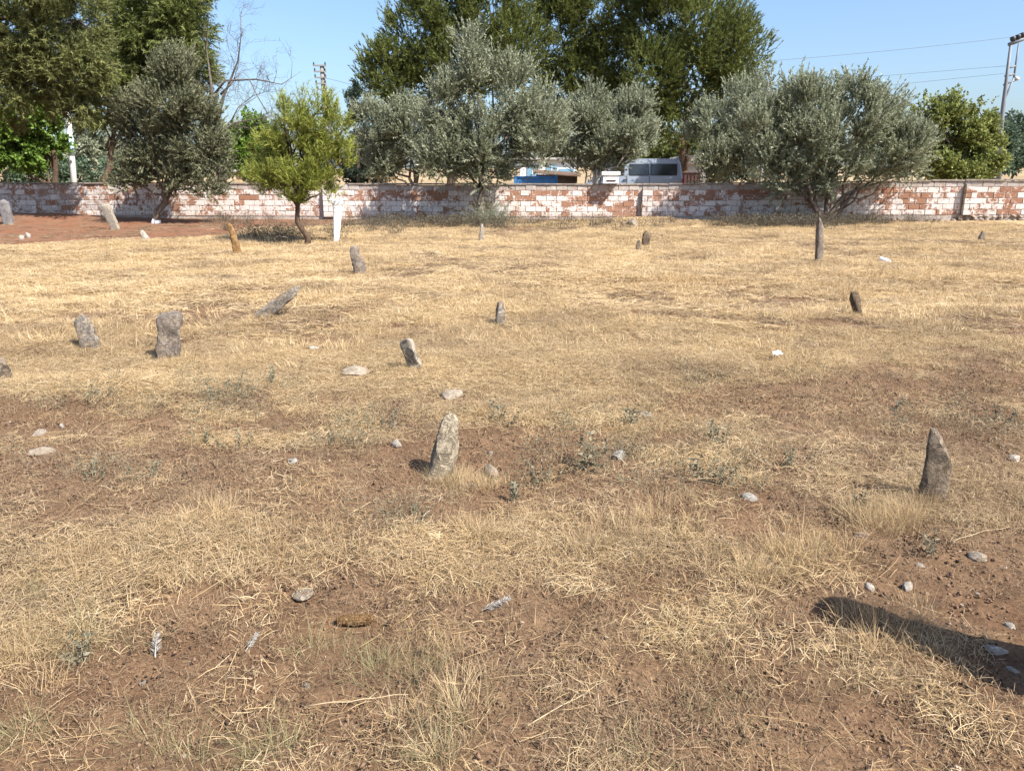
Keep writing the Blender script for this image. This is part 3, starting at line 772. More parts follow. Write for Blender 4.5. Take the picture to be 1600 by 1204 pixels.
# young pine in front of the wall
b = G(481, 383)
yp = tree('young_pine', 'young yellow green pine with a leaning trunk in front of the wall', 'tree', 0, 0,
     [(455, 245, 44, 32), (425, 275, 30, 24), (503, 255, 36, 32), (470, 195, 10, 40), (498, 192, 9, 36), (526, 208, 11, 34), (430, 208, 9, 28), (445, 298, 38, 18), (500, 296, 28, 16), (473, 160, 5, 22), (502, 162, 5, 22), (411, 215, 7, 18), (537, 195, 6, 22), (470, 272, 42, 30), (408, 258, 14, 18), (536, 240, 10, 22), (444, 172, 5, 24), (515, 178, 5, 20), (450, 200, 8, 30), (485, 215, 14, 30), (510, 220, 14, 30)],
     M['young_needle'], M['pine_bark'], (441, 252), .075, 21, twigs=3000, per=19, tl=.28, ll=.12, lw=.015, needles=True, up=1.3, spread=.5, clump=.13, shell=.3, base_xyz=b, limbs=40, cp=7)

# bare tree
def bare_tree():
    Y = 33.6
    base = P(345, 300, Y); base = Vector((base.x, base.y, gz(base.x, base.y)))
    root = empty('bare_tree', base); tag(root, 'leafless dead tree with thin grey branches against the sky', 'tree')
    rng = np.random.default_rng(5)
    mb = MB(); tw = MB()
    mains = [([(345, 330), (343, 260), (338, 200), (330, 130), (322, 75), (326, 25)], .11, .012),
             ([(338, 200), (350, 150), (372, 95), (377, 55), (375, 20)], .06, .008),
             ([(333, 150), (352, 126), (400, 124), (440, 132), (470, 112)], .055, .006),
             ([(340, 215), (365, 192), (400, 186), (440, 178)], .05, .006),
             ([(345, 148), (360, 132), (374, 116)], .05, .02),
             ([(390, 125), (402, 150), (418, 178), (432, 205)], .025, .005),
             ([(360, 192), (372, 168), (395, 150), (420, 142)], .03, .005)]
    def grow(a, d, L, r, dep):
        n = 5; pts = [np.array(a)]
        dd = np.array(d)
        for k in range(n):
            dd = unit((dd + rng.normal(size=3) * .22 + np.array([0, 0, .03]))[None])[0]
            pts.append(pts[-1] + dd * L / n)
        tw.tube([p - np.array(base) for p in pts], np.linspace(r, r * .4, n + 1), 4)
        if dep > 0:
            for k in range(3):
                i = rng.integers(2, n + 1)
                grow(pts[i], unit((dd + rng.normal(size=3) * .75)[None])[0], L * rng.uniform(.45, .75), r * .6, dep - 1)
    for m, r0, r1 in mains:
        pts = [np.array(P(x, y, Y + 0.15 * i * (-1) ** i)) for i, (x, y) in enumerate(m)]
        mb.tube([p - np.array(base) for p in pts], np.linspace(r0, r1, len(pts)), 7)
        for k in range(9):
            i = rng.integers(1, len(pts)); t = rng.uniform(0, 1)
            a = pts[i - 1] * (1 - t) + pts[i] * t
            d = unit((unit((pts[i] - pts[i - 1])[None])[0] + rng.normal(size=3) * .8 + np.array([.25, 0, .1]))[None])[0]
            grow(a, d, rng.uniform(.6, 1.3), .011, 3)
    mb.build('trunk', M['grey_twig'], root); tag(tw.build('twigs', M['grey_twig'], root), kind='stuff')
bare_tree()

# slender stems in the left grove: one whitewashed pole
def pole_white():
    Y = 36.2; base = P(115, 300, Y); base = Vector((base.x, base.y, gz(base.x, base.y)))
    root = empty('white_pole', base); tag(root, 'white pole with a faded blue band behind the left wall', 'pole')
    a, t = np.array(P(115, 300, Y)), np.array(P(102, 130, Y)); mb = MB()
    a[2] = base.z - .1
    mb.tube([a - np.array(base), (a + t) / 2 - np.array(base), t - np.array(base)], [.15, .125, .10], 12)
    mb.build('shaft', M['lime'], root)
    bnd = MB(); p0 = a + (t - a) * .46; p1 = a + (t - a) * .60
    bnd.tube([p0 - np.array(base), p1 - np.array(base)], [.135, .133], 12)
    bnd.build('band', simple_mat('band_blue', (.42, .60, .66), .7, .25, 5), root)
pole_white()

# ------------------------------------------------------------------ power poles and wires
M['concrete'] = simple_mat('concrete', (.24, .23, .215), .85, .2, 5)
M['steel'] = simple_mat('steel', (.17, .185, .21), .6, .12, 5, metal=.2)
M['dark_ins'] = simple_mat('dark_ins', (.035, .035, .04), .4, .2, 5)
def utility_pole():
    Y = 62; bt = P(518, 300, Y); bs = Vector((bt.x, bt.y, gz(bt.x, bt.y))); root = empty('utility_pole', bs)
    tag(root, 'slim concrete utility pole with stacked crossarms and lamp, above the young pine', 'utility pole')
    top = P(503, 102, Y) - bs
    mb = MB(); mb.tube([(0, 0, -.2), top * .5, top], [.24, .2, .16], 10); mb.build('shaft', M['concrete'], root)
    for k, t in enumerate((.995, .95, .905, .86, .815)):
        c = top * t
        am = MB(); w = (1.0, .9, .9, .8, .6)[k]; am.box(c + Vector((-.15, -.16, 0)), (w, .12, .10)); arm = am.build('crossarm', M['concrete'], root)
        for s in (-.42, .42):
            im = MB(); im.tube([c + Vector((-.15 + s * w, -.16, .05)), c + Vector((-.15 + s * w, -.16, .24))], [.06, .045], 6); im.build('insulator', M['dark_ins'], arm)
    lm = MB(); p = P(506, 143, Y) - bs; q = P(514, 144, Y - .2) - bs
    lm.tube([p, (p + q) / 2 + Vector((0, 0, .12)), q], [.05, .05, .05], 6); l = lm.build('lamp_arm', M['concrete'], root)
    hm = MB(); hm.tube([q - Vector((.15, 0, 0)), q + Vector((.25, 0, .02))], [.14, .09], 8); hm.build('lamp_head', M['lime'], l)
utility_pole()
def steel_pole():
    Y = 64; bt = P(1559, 300, Y); bs = Vector((bt.x, bt.y, gz(bt.x, bt.y))); root = empty('power_pole', bs)
    tag(root, 'pale steel power pole with ladder rungs and three dark insulators, at the right edge', 'power pole')
    q = lambda x, y, dy=0: P(x, y, Y + dy) - bs
    mb = MB(); mb.tube([(0, 0, -.2), q(1563, 205), q(1572, 130), q(1580, 66)], [.22, .19, .13, .10], 10); mb.build('main_leg', M['steel'], root)
    mb = MB(); mb.tube([q(1584, 122), q(1592, 68)], [.07, .06], 8); mb.tube([q(1584, 122), q(1566, 165)], [.07, .06], 8); mb.build('side_leg', M['steel'], root)
    for (x0, y0, x1, y1) in ((1575, 107, 1588, 103), (1572, 119, 1585, 116), (1570, 133, 1590, 124)):
        mb = MB(); mb.tube([q(x0 - 2, y0), q(x1, y1)], [.08, .08], 6); mb.build('rung', M['steel'], root)
    mb = MB(); mb.tube([q(1576, 70), q(1612, 56)], [.14, .14], 8); ca = mb.build('crossarm', M['steel'], root)
    for x, y in ((1583, 66), (1591, 63), (1598, 60)):
        mb = MB(); mb.tube([q(x, y - 1), q(x, y - 4), q(x, y - 8), q(x, y - 9)], [.14, .21, .21, .10], 8); mb.build('insulator', M['dark_ins'], root)
    mb = MB(); mb.tube([q(1588, 125), q(1590, 121)], [.16, .16], 8); mb.build('bracket_cap', M['lime'], root)
steel_pole()
M['wire'] = simple_mat('wire', (.10, .10, .11), .6, .1, 5, bump=0)
for lab, pts, Y0, Y1 in (('highest thin power line crossing the sky at the right', ((1590, 57), (1390, 82), (1180, 97)), 64, 64),
                         ('middle thin power line below the highest one at the right', ((1575, 103), (1450, 113), (1290, 126)), 64, 70),
                         ('lowest thin power line just above the right hand trees', ((1570, 115), (1450, 127), (1330, 140)), 64, 70),
                         ('short thin wire from the concrete pole to the big pine', ((504, 121), (530, 127), (580, 141)), 62, 54)):
    mb = MB(); n = 14; o0 = P(pts[0][0], pts[0][1], Y0)
    pp = []
    for k in range(n + 1):
        t = k / n
        a = (1 - t) ** 2; bq = 2 * t * (1 - t); c = t * t
        pp.append(P(a * pts[0][0] + bq * pts[1][0] + c * pts[2][0], a * pts[0][1] + bq * pts[1][1] + c * pts[2][1], Y0 + (Y1 - Y0) * t) - o0)
    mb.tube(pp, .011, 4); o = mb.build('power_line', M['wire']); o.location = o0; tag(o, lab, 'power line')

# ------------------------------------------------------------------ the van behind the wall
M['van_paint'] = simple_mat('van_paint', (.29, .345, .43), .38, .05, 2, metal=.25, bump=0, spec=.5, dirt=(.38, .36, .33), dirt_amt=.35)
M['glass_dark'] = simple_mat('glass_dark', (.025, .03, .035), .08, .1, 2, bump=0, spec=.6)
M['rubber'] = simple_mat('rubber', (.02, .02, .02), .8, .2, 9)
M['tail_red'] = simple_mat('tail_red', (.25, .02, .02), .3, .1, 5, bump=0, spec=.5)
M['plastic_dk'] = simple_mat('plastic_dk', (.05, .05, .055), .6, .1, 5)
M['clear_lamp'] = simple_mat('clear_lamp', (.7, .7, .7), .15, .05, 5, bump=0, spec=.6)
M['hub'] = simple_mat('hub', (.4, .4, .42), .4, .1, 5, metal=.6)
def van():
    Y = 37.5
    rear = P(1068, 288, Y); z0 = gz(rear.x - 2, Y)
    root = empty('parked_van', (rear.x, Y, z0), R(-2)); tag(root, 'silver blue minibus with dark side windows, parked behind the wall', 'van')
    H = 2.36; Wd = 1.95; Ln = 5.0
    # cross sections along x (rear at 0, nose at -Ln): (x, roof height, bottom height)
    out = [(-.02, .35), (-.02, 1.0), (-.04, 1.5), (-.16, H - .18), (-.26, H - .04), (-.5, H), (-3.0, H), (-3.35, H - .05), (-3.65, H - .30), (-4.15, 1.45), (-4.3, 1.30), (-4.9, 1.12), (-5.0, .95), (-5.02, .45), (-4.9, .32),
           (-4.55, .32), (-4.42, .62), (-4.1, .78), (-3.78, .62), (-3.65, .32), (-1.35, .32), (-1.22, .62), (-.9, .78), (-.58, .62), (-.45, .32)]
    bm = bmesh.new()
    rings = []
    for yy, ins in ((0.0, .09), (.06, .0), (Wd - .06, .0), (Wd, .09)):
        ring = []
        for x, z in out:
            inset = .0
            if z > 1.2: inset = (z - 1.2) * .10          # tumblehome
            y = yy + (inset if yy < Wd / 2 else -inset)
            cx, cz = -2.5, 1.3
            ring.append(bm.verts.new((x + (cx - x) * ins * .25, y, z + (cz - z) * ins * .35)))
        rings.append(ring)
    n = len(out)
    for a, b2 in zip(rings[:-1], rings[1:]):
        for i in range(n): bm.faces.new((a[i], a[(i + 1) % n], b2[(i + 1) % n], b2[i]))
    bm.faces.new(rings[0][::-1]); bm.faces.new(rings[-1])
    bmesh.ops.recalc_face_normals(bm, faces=bm.faces[:])
    me = bpy.data.meshes.new('body'); bm.to_mesh(me); bm.free(); me.materials.append(M['van_paint'])
    link('body', me, root)
    yb = lambda z: (max(0, z - 1.2) * .10)
    def panel(name, x0, x1, z0, z1, mat, d=.02, par=root, r=.06):
        mb = MB(); cs = []
        for (cx, cz, a0) in ((x1 - r, z1 - r, 0), (x0 + r, z1 - r, 90), (x0 + r, z0 + r, 180), (x1 - r, z0 + r, 270)):
            for k in range(4):
                w = R(a0 + 30 * k); cs.append((cx + r * math.cos(w), cz + r * math.sin(w)))
        v = [(x, yb(z) - d, z) for x, z in cs] + [(x, yb(z) + .03, z) for x, z in cs]; m = len(cs)
        mb.add(v, [tuple(range(m - 1, -1, -1)), tuple(range(m, 2 * m))] + [(i, (i + 1) % m, m + (i + 1) % m, m + i) for i in range(m)])
        return mb.build(name, mat, par)
    for (x0, x1) in ((-1.52, -.34), (-2.52, -1.64), (-3.30, -2.78)):
        fr = panel('window', x0 - .03, x1 + .03, 1.60, 2.13, M['plastic_dk'], .012)
        panel('pane', x0, x1, 1.63, 2.10, M['glass_dark'], .022, fr)
    mb = MB(); mb.box((-1.9, -.012, 1.15), (3.4, .03, .06)); mb.build('side_moulding', M['plastic_dk'], root)
    for x in (-2.62, -1.58, -3.45):
        mb = MB(); mb.box((x, -.004, 1.05), (.015, .02, 1.3)); mb.build('door_seam', M['plastic_dk'], root)
    mb = MB(); mb.box((-2.72, -.03, 1.42), (.18, .04, .05)); mb.build('door_handle', M['plastic_dk'], root, .008)
    mb = MB(); mb.box((-1.8, .13, H - .03), (3.2, .03, .04)); mb.build('drip_rail', M['van_paint'], root)
    for y in (.12, Wd - .12):
        mb = MB(); mb.box((-.02, y, 1.25), (.05, .12, .42)); mb.build('tail_light', M['tail_red'], root, .01)
    mb = MB(); mb.box((-.03, -.01, 1.25), (.10, .03, .42)); mb.build('tail_light', M['tail_red'], root, .008)
    mb = MB(); mb.box((-.12, Wd / 2, 1.85), (.06, 1.5, .5), 0, Matrix.Rotation(R(-9), 3, 'Y')); mb.build('rear_window', M['glass_dark'], root, .02)
    mb = MB(); mb.box((-3.92, Wd / 2, 1.83), (.05, 1.55, .72), 0, Matrix.Rotation(R(32), 3, 'Y')); mb.build('windscreen', M['glass_dark'], root, .02)
    mb = MB(); mb.box((.02, Wd / 2, .5), (.12, Wd - .1, .2)); mb.build('bumper', M['plastic_dk'], root, .03)
    mb = MB(); mb.box((-5.03, Wd / 2, .5), (.14, Wd - .1, .26)); mb.build('bumper', M['plastic_dk'], root, .03)
    for y in (.22, Wd - .22):
        mb = MB(); mb.box((-4.97, y, .92), (.08, .3, .2)); mb.build('headlight', M['clear_lamp'], root, .02)
    for y in (-.14, Wd + .14):
        mb = MB(); mb.box((-3.75, y, 1.55), (.10, .2, .28)); mb.build('mirror', M['plastic_dk'], root, .03)
    for x in (-.9, -4.1):
        for y in (.12, Wd - .12):
            mb = MB(); mb.tube([(x, y - .11, .33), (x, y - .08, .33), (x, y + .08, .33), (x, y + .11, .33)], [.28, .33, .33, .28], 20); w = mb.build('wheel', M['rubber'], root)
            s = -1 if y < 1 else 1
            mb = MB(); mb.tube([(x, y + s * .105, .33), (x, y + s * .125, .33)], [.19, .15], 14); mb.build('rim', M['hub'], w)
van()

# blue trailer, small buildings, red metal box
M['blue_paint'] = simple_mat('blue_paint', (.03, .17, .42), .45, .15, 3, bump=.05, spec=.45, dirt=(.10, .16, .24), dirt_amt=.4)
def trailer():
    Y = 35.5; a, b2 = P(806, 288, Y), P(868, 288, Y); cx = (a.x + b2.x) / 2; L = b2.x - a.x; z0 = gz(cx, Y)
    root = empty('farm_trailer', (cx, Y, z0), R(2)); tag(root, 'low bright blue farm trailer showing above the wall', 'trailer')
    zt = P(830, 277, Y).z - z0
    hb = .55
    mb = MB(); mb.box((0, .75, zt - hb + .04), (L - .04, 1.5, .08)); mb.build('floor', M['blue_paint'], root)
    for y in (0, 1.5):
        mb = MB(); mb.box((0, y, zt - hb / 2), (L - .1, .05, hb - .02)); sd = mb.build('side_board', M['blue_paint'], root)
        rb = MB(); rb.tube([(-L / 2 + .1, y - .03, zt), (L / 2 - .06, y - .03, zt)], .05, 8); rb.build('top_rail', M['blue_paint'], sd)
        for k in range(5):
            rb = MB(); rb.box((-L / 2 + .22 + k * (L - .44) / 4, y - .045, zt - hb / 2 - .05), (.06, .04, hb - .14)); rb.build('rib', M['blue_paint'], sd)
    for x in (-L / 2, L / 2):
        mb = MB(); mb.box((x, .75, zt - hb / 2 + .0), (.06, 1.56, hb + .06)); mb.build('end_board', M['blue_paint'], root)
        mb = MB(); mb.box((x + (.04 if x > 0 else -.04), -.05, zt - hb / 2 + .04), (.08, .10, hb + .14)); mb.build('corner_post', M['blue_paint'], root, .01)
    for y in (.1, 1.4):
        mb = MB(); mb.tube([(0, y - .1, .36), (0, y - .07, .36), (0, y + .07, .36), (0, y + .1, .36)], [.3, .36, .36, .3], 18); mb.build('wheel', M['rubber'], root)
    mb = MB(); mb.tube([(0, 0.1, .36), (0, 1.4, .36)], .05, 6); mb.build('axle', M['plastic_dk'], root)
    mb = MB(); mb.tube([(-.25, .75, .40), (-.25, .75, zt - hb)], .06, 6); mb.tube([(.25, .75, .40), (.25, .75, zt - hb)], .06, 6); mb.box((0, .75, .42), (.7, .12, .1)); mb.build('chassis', M['plastic_dk'], root)
trailer()
M['white_wall'] = simple_mat('white_wall', (.68, .68, .66), .9, .08, 3)
M['brown_wood'] = simple_mat('brown_wood', (.13, .085, .06), .9, .3, 4, bump=.3)
M['blue_door'] = simple_mat('blue_door', (.16, .30, .42), .6, .12, 4)
M['grey_wall'] = simple_mat('grey_wall', (.36, .34, .32), .9, .2, 3)
M['maroon'] = simple_mat('maroon', (.075, .03, .028), .75, .25, 4)
M['tile'] = simple_mat('tile', (.32, .15, .09), .85, .25, 4)
M['ochre'] = simple_mat('ochre', (.40, .29, .17), .9, .25, 3)
def hut():
    Y = 47; a, b2 = P(812, 290, Y), P(900, 290, Y); L = b2.x - a.x; cx = (a.x + b2.x) / 2; z0 = gz(cx, Y)
    root = empty('white_hut', (cx, Y, z0)); tag(root, 'small white hut with pale blue shutters glimpsed under the olive branches', 'hut')
    mb = MB(); mb.box((0, 2, 1.25), (L, 4, 2.5)); mb.build('wall', M['white_wall'], root)
    mb = MB(); mb.box((0, 2, 2.57), (L + .5, 4.5, .12)); mb.build('roof', M['grey_wall'], root)
    for px in (832, 862):
        x = P(px, 270, Y).x - cx
        mb = MB(); mb.box((x, -.03, 1.65), (.62, .05, 1.1)); w = mb.build('shutter', M['blue_door'], root)
        mb = MB(); mb.box((x, -.06, 1.65), (.05, .02, 1.1)); mb.build('frame', M['white_wall'], w)
    mb = MB(); mb.box((P(885, 270, Y).x - cx, -.03, 1.0), (.85, .06, 2.0)); d = mb.build('door', M['blue_door'], root)
hut()
def shed():
    Y = 40.5; a, b2 = P(838, 290, Y), P(902, 290, Y); L = b2.x - a.x; cx = (a.x + b2.x) / 2; z0 = gz(cx, Y)
    root = empty('low_shed', (cx, Y, z0)); tag(root, 'low brown shed with a sloping roof behind the blue trailer', 'shed')
    zt = P(870, 272, Y).z - z0
    n = int(L / .2)
    core = MB(); core.box((0, 1.0, zt / 2), (L - .08, 1.9, zt - .06)); core.build('wall', M['brown_wood'], root)
    for k in range(n):
        mb = MB(); mb.box((-L / 2 + (k + .5) * L / n, .02, zt / 2 + random.uniform(-.02, .0)), (L / n - .012, .03, zt - .02)); mb.build('plank', M['brown_wood'], root)
    mb = MB(); mb.box((0, .95, zt + .06), (L + .3, 2.5, .05), 0, Matrix.Rotation(R(4), 3, 'Y') @ Matrix.Rotation(R(4), 3, 'X')); mb.build('roof', M['brown_wood'], root)
shed()
def redbox():
    Y = 41; a, b2 = P(1066, 290, Y), P(1094, 290, Y); L = b2.x - a.x; cx = (a.x + b2.x) / 2; z0 = gz(cx, Y); zt = P(1080, 271, Y).z - z0
    root = empty('metal_container', (cx, Y, z0)); tag(root, 'dark maroon metal container behind the wall, right of the van', 'container')
    mb = MB(); mb.box((0, .7, zt / 2), (L, 1.4, zt)); mb.build('body', M['maroon'], root, .02)
    for k in range(5):
        mb = MB(); mb.box((-L / 2 + .1 + k * (L - .2) / 4, -.015, zt / 2), (.05, .04, zt - .1)); mb.build('rib', M['maroon'], root)
    mb = MB(); mb.box((0, .7, zt + .03), (L + .08, 1.48, .06)); mb.build('lid', M['maroon'], root)
redbox()
def house(lab, px0, px1, pyt, Y, wallm, roofm, win=2):
    a, b2 = P(px0, 290, Y), P(px1, 290, Y); L = b2.x - a.x; cx = (a.x + b2.x) / 2; z0 = gz(cx, Y); zt = P(800, pyt, Y).z - z0
    root = empty('distant_house', (cx, Y, z0)); tag(root, lab, 'house')
    mb = MB(); mb.box((0, 2.5, zt / 2 - .1), (L, 5, zt + .2)); mb.build('wall', wallm, root)
    mb = MB(); mb.prism([(-L / 2 - .3, zt + .003), (L / 2 + .3, zt + .003), (L / 2 - .5, zt + .5), (-L / 2 + .5, zt + .5)], -.3, 5.3); mb.build('roof', roofm, root)
    for k in range(win):
        x = -L / 2 + (k + .5) * L / win
        mb = MB(); mb.box((x, -.03, zt * .6), (.8, .05, .8)); w = mb.build('window', M['white_wall'], root)
        mb = MB(); mb.box((x, -.06, zt * .6), (.66, .02, .66)); mb.build('pane', M['glass_dark'], w)
house('pale grey house showing between the van and the olive tree', 1060, 1102, 256, 50, M['grey_wall'], M['grey_wall'], 1)
house('low ochre building behind the young pine and the shrub', 370, 470, 268, 52, M['ochre'], M['grey_wall'], 2)
def fence():
    Y = 39.5; a = P(578, 290, Y); b2 = P(618, 290, Y); L = b2.x - a.x; z0 = gz(a.x, Y)
    root = empty('wooden_fence', (a.x, Y, z0)); tag(root, 'weathered wooden rail fence under the rounded olive', 'fence')
    zt = P(600, 274, Y).z - z0
    for k in range(4):
        mb = MB(); mb.box((k * L / 3, 0, zt / 2), (.09, .09, zt)); mb.build('post', M['ochre'], root)
    for z in (zt - .12, zt - .45, zt - .8):
        mb = MB(); mb.box((L / 2, -.065, z), (L, .03, .09)); mb.build('rail', M['ochre'], root)
fence()

# white box on the wall
M['hive'] = simple_mat('hive', (.78, .76, .72), .75, .06, 6, bump=.1, dirt=(.5, .42, .33), dirt_amt=.2)
def hive():
    Y = 30.72; c = P(954, 288, Y); zt = 1.345
    root = empty('white_box', (c.x, 30.90, zt), R(-3)); tag(root, 'white wooden box with an overhanging lid perched on the wall', 'box')
    bw = .58
    mb = MB(); mb.box((0, -.10, .15), (bw, .52, .27)); mb.build('body', M['hive'], root, .008)
    mb = MB(); mb.box((0, -.10, .355), (bw + .12, .62, .13)); mb.build('lid', M['hive'], root, .01)
    mb = MB(); mb.box((0, -.10, .008), (bw + .02, .60, .03)); mb.build('floor_board', M['hive'], root)
    mb = MB(); mb.box((.02, -.362, .08), (.34, .012, .055)); mb.build('entrance_slot', M['brown_wood'], root)
    mb = MB(); mb.box((.02, -.39, .118), (.38, .06, .015)); mb.build('slot_cover', M['hive'], root)
hive()

# ------------------------------------------------------------------ standing stones
def standing_stone(name, label, px, py_base, py_top, prof, mat, lean_x=0.0, lean_y=0.0, rz=0.0, group=None, seed=1, cat='gravestone', wpx=40, thick=.5, rough=1.0, nseg=24, nring=30, sink=.14, sq=3.0, top_px=None):
    """prof: [(t, half width, half thickness, shift)] fractions of the stone's width"""
    b = G(px, py_base); dep = b.y * math.cos(PITCH) + (EYE - b.z) * math.sin(PITCH)
    s = dep / F
    H = (py_base - py_top) * s / math.cos(PITCH * .6); w = wpx * s
    if top_px is not None: lean_x = math.atan2((top_px - px) * s, H)
    rng = np.random.default_rng(seed)
    ts = np.linspace(0, 1, nring); verts = []
    pt = np.array([p[0] for p in prof])
    for t in ts:
        hw, ht, sh = (np.interp(t, pt, [p[k] for p in prof]) for k in (1, 2, 3))
        for k in range(nseg):
            a = 2 * math.pi * k / nseg; ca, sa = math.cos(a), math.sin(a)
            x = math.copysign(abs(ca) ** (2 / sq), ca) * hw * w + sh * w; y = math.copysign(abs(sa) ** (2 / sq), sa) * ht * w * thick * 2
            verts.append((x, y, -sink + t * (H / math.cos(lean_x) + sink)))
    v = np.array(verts)
    sc = 1 / max(w, .05)
    nx = fbm(v[:, 0] * sc * 2.2 + seed, v[:, 1] * sc * 2.2, v[:, 2] * sc * 1.6, 4); ny = fbm(v[:, 0] * sc * 2.2, v[:, 1] * sc * 2.2 + seed * 3, v[:, 2] * sc * 1.6 + 9, 4); nz = fbm(v[:, 0] * sc * 2.4, v[:, 1] * sc * 2.4, v[:, 2] * sc * 2 + seed, 3)
    v[:, 0] += nx * w * .21 * rough; v[:, 1] += ny * w * .21 * rough; v[:, 2] += nz * w * .14 * rough * (v[:, 2] > 0)
    if rough >= .5:
        ctr = np.array([0, 0, H * .5])
        for k in range(14):     # chips broken off the edges
            nv = rng.normal(size=3); nv[2] *= .35; nv /= np.linalg.norm(nv)
            pr = (v - ctr) @ nv; off = pr.max() * rng.uniform(.76, .95)
            v = v - np.clip(pr - off, 0, None)[:, None] * nv * .85
        v[:, 0] += w * .035 * fbm(v[:, 0] * sc * 7, v[:, 1] * sc * 7, v[:, 2] * sc * 6 + seed, 2); v[:, 1] += w * .035 * fbm(v[:, 0] * sc * 7 + 5, v[:, 1] * sc * 7, v[:, 2] * sc * 6 + seed, 2)
    f = [(i * nseg + k, i * nseg + (k + 1) % nseg, (i + 1) * nseg + (k + 1) % nseg, (i + 1) * nseg + k) for i in range(nring - 1) for k in range(nseg)]
    me = bpy.data.meshes.new(name)
    me.from_pydata([tuple(q) for q in v], [], f + [tuple(range(nseg - 1, -1, -1)), tuple((nring - 1) * nseg + k for k in range(nseg))])
    me.polygons.foreach_set('use_smooth', [True] * len(me.polygons)); me.set_sharp_from_angle(angle=R(28))
    me.materials.append(mat)
    o = link(name, me); o.location = b
    o.rotation_mode = 'XYZ'
    o.matrix_world = Matrix.Translation(b) @ Matrix.Rotation(lean_x, 4, 'Y') @ Matrix.Rotation(lean_y, 4, 'X') @ Matrix.Rotation(rz, 4, 'Z')
    tag(o, label, cat, group); return o
GRP = 'rough standing stones in the dry grass'
st = standing_stone
st('gravestone', 'tan stone with a rounded top leaning right, at the centre on bare earth', 688, 748, 643, [(0, .5, .33, 0), (.25, .5, .34, .02), (.7, .47, .3, .05), (.88, .42, .26, .08), (.96, .3, .2, .10), (1, .12, .1, .12)], M['s_tan'], seed=2, wpx=44, top_px=703, rz=.5, group=GRP, sq=3.2)
st('gravestone', 'tall dark slab with a sharp slanting point, standing at the right foreground', 1456, 783, 660, [(0, .5, .17, 0), (.45, .5, .17, .02), (.62, .48, .16, .02), (.75, .39, .13, -.07), (.9, .23, .10, -.22), (1, .07, .06, -.34)], M['s_dark'], seed=3, wpx=42, rz=-.40, lean_x=.0, group=GRP, sq=5, thick=.8, rough=.7)
st('gravestone', 'thick brownish grey stone with a notched top, at the left', 262, 563, 484, [(0, .44, .3, -.03), (.3, .46, .32, 0), (.6, .43, .3, .05), (.8, .48, .3, .08), (.93, .5, .3, .09), (.97, .42, .26, .05), (1, .26, .18, -.08)], M['s_mauve'], seed=4, wpx=38, top_px=269, rz=.3, group=GRP, sq=3.6)
st('gravestone', 'grey slab with a peaked top leaning left, beside the thick notched stone', 145, 547, 492, [(0, .5, .2, 0), (.5, .47, .2, 0), (.8, .42, .18, -.04), (.92, .3, .15, -.08), (1, .12, .1, -.1)], M['s_grey'], seed=5, wpx=30, top_px=134, rz=.2, group=GRP, sq=3.5)
st('gravestone', 'dark stone cut off by the left edge of the picture', -2, 597, 549, [(0, .5, .3, 0), (.6, .5, .3, 0), (.85, .42, .25, .0), (1, .15, .1, -.05)], M['s_dark'], seed=6, wpx=36, top_px=-2, rz=.2, group=GRP)
st('gravestone', 'long grey slab fallen far over to the right, nearly lying in the grass', 406, 497, 447, [(0, .5, .3, 0), (.5, .48, .3, 0), (.85, .45, .26, .0), (1, .2, .14, -.05)], M['s_grey'], seed=7, wpx=19, top_px=471, rz=.2, group=GRP, sq=3.5)
st('gravestone', 'slim brown stone tapering to a leaning tip, left of the middle', 562, 430, 383, [(0, .55, .36, .12), (.3, .5, .34, .05), (.65, .4, .28, -.06), (.85, .33, .24, -.1), (1, .2, .14, -.12)], M['s_mauve'], seed=8, wpx=20, top_px=557, rz=.2, group=GRP)
st('gravestone', 'small narrow grey brown stone near the middle of the field', 780, 510, 471, [(0, .5, .4, 0), (.4, .5, .4, 0), (.75, .45, .36, .05), (.9, .34, .28, .08), (1, .16, .14, .1)], M['s_grey'], seed=9, wpx=17, top_px=782, rz=.4, group=GRP)
st('gravestone', 'pale grey slab tilted left above a flat white rock', 650, 578, 528, [(0, .5, .2, 0), (.5, .5, .2, 0), (.85, .45, .18, 0), (.95, .36, .15, 0), (1, .2, .1, 0)], M['s_pale'], seed=10, wpx=27, top_px=635, rz=-.5, group=GRP, sq=4)
st('gravestone', 'brown stone leaning left with a flat dark top, at the right of the field', 1340, 493, 455, [(0, .5, .4, 0), (.55, .42, .42, 0), (.75, .5, .45, -.03), (.93, .6, .45, -.10), (1, .56, .42, -.14)], M['s_rust'], seed=11, wpx=13, top_px=1330, rz=.5, group=GRP, rough=.55, sq=4)
st('gravestone', 'tall thin dark stone post standing alone at the right', 1279, 409, 343, [(0, .5, .5, 0), (.6, .5, .48, 0), (.93, .48, .46, 0), (1, .3, .3, -.1)], M['s_mauve'], seed=12, wpx=10, top_px=1275, rz=.2, group=GRP, sq=5, rough=.6)
st('gravestone', 'small dark stump of stone in front of its rusty neighbour', 998, 393, 375, [(0, .5, .4, 0), (.6, .5, .4, 0), (1, .2, .2, .05)], M['s_dark'], seed=13, wpx=9, top_px=997, group=GRP)
st('gravestone', 'small rusty stone behind a dark stump in the far grass', 1009, 386, 361, [(0, .5, .36, 0), (.6, .5, .36, 0), (.85, .42, .3, 0), (1, .2, .2, .0)], M['s_rust'], seed=14, wpx=12, group=GRP)
st('gravestone', 'tiny dark stone far off at the right by the wall', 1533, 376, 362, [(0, .5, .36, 0), (.6, .5, .36, 0), (1, .2, .2, .05)], M['s_mauve'], seed=15, wpx=9, group=GRP)
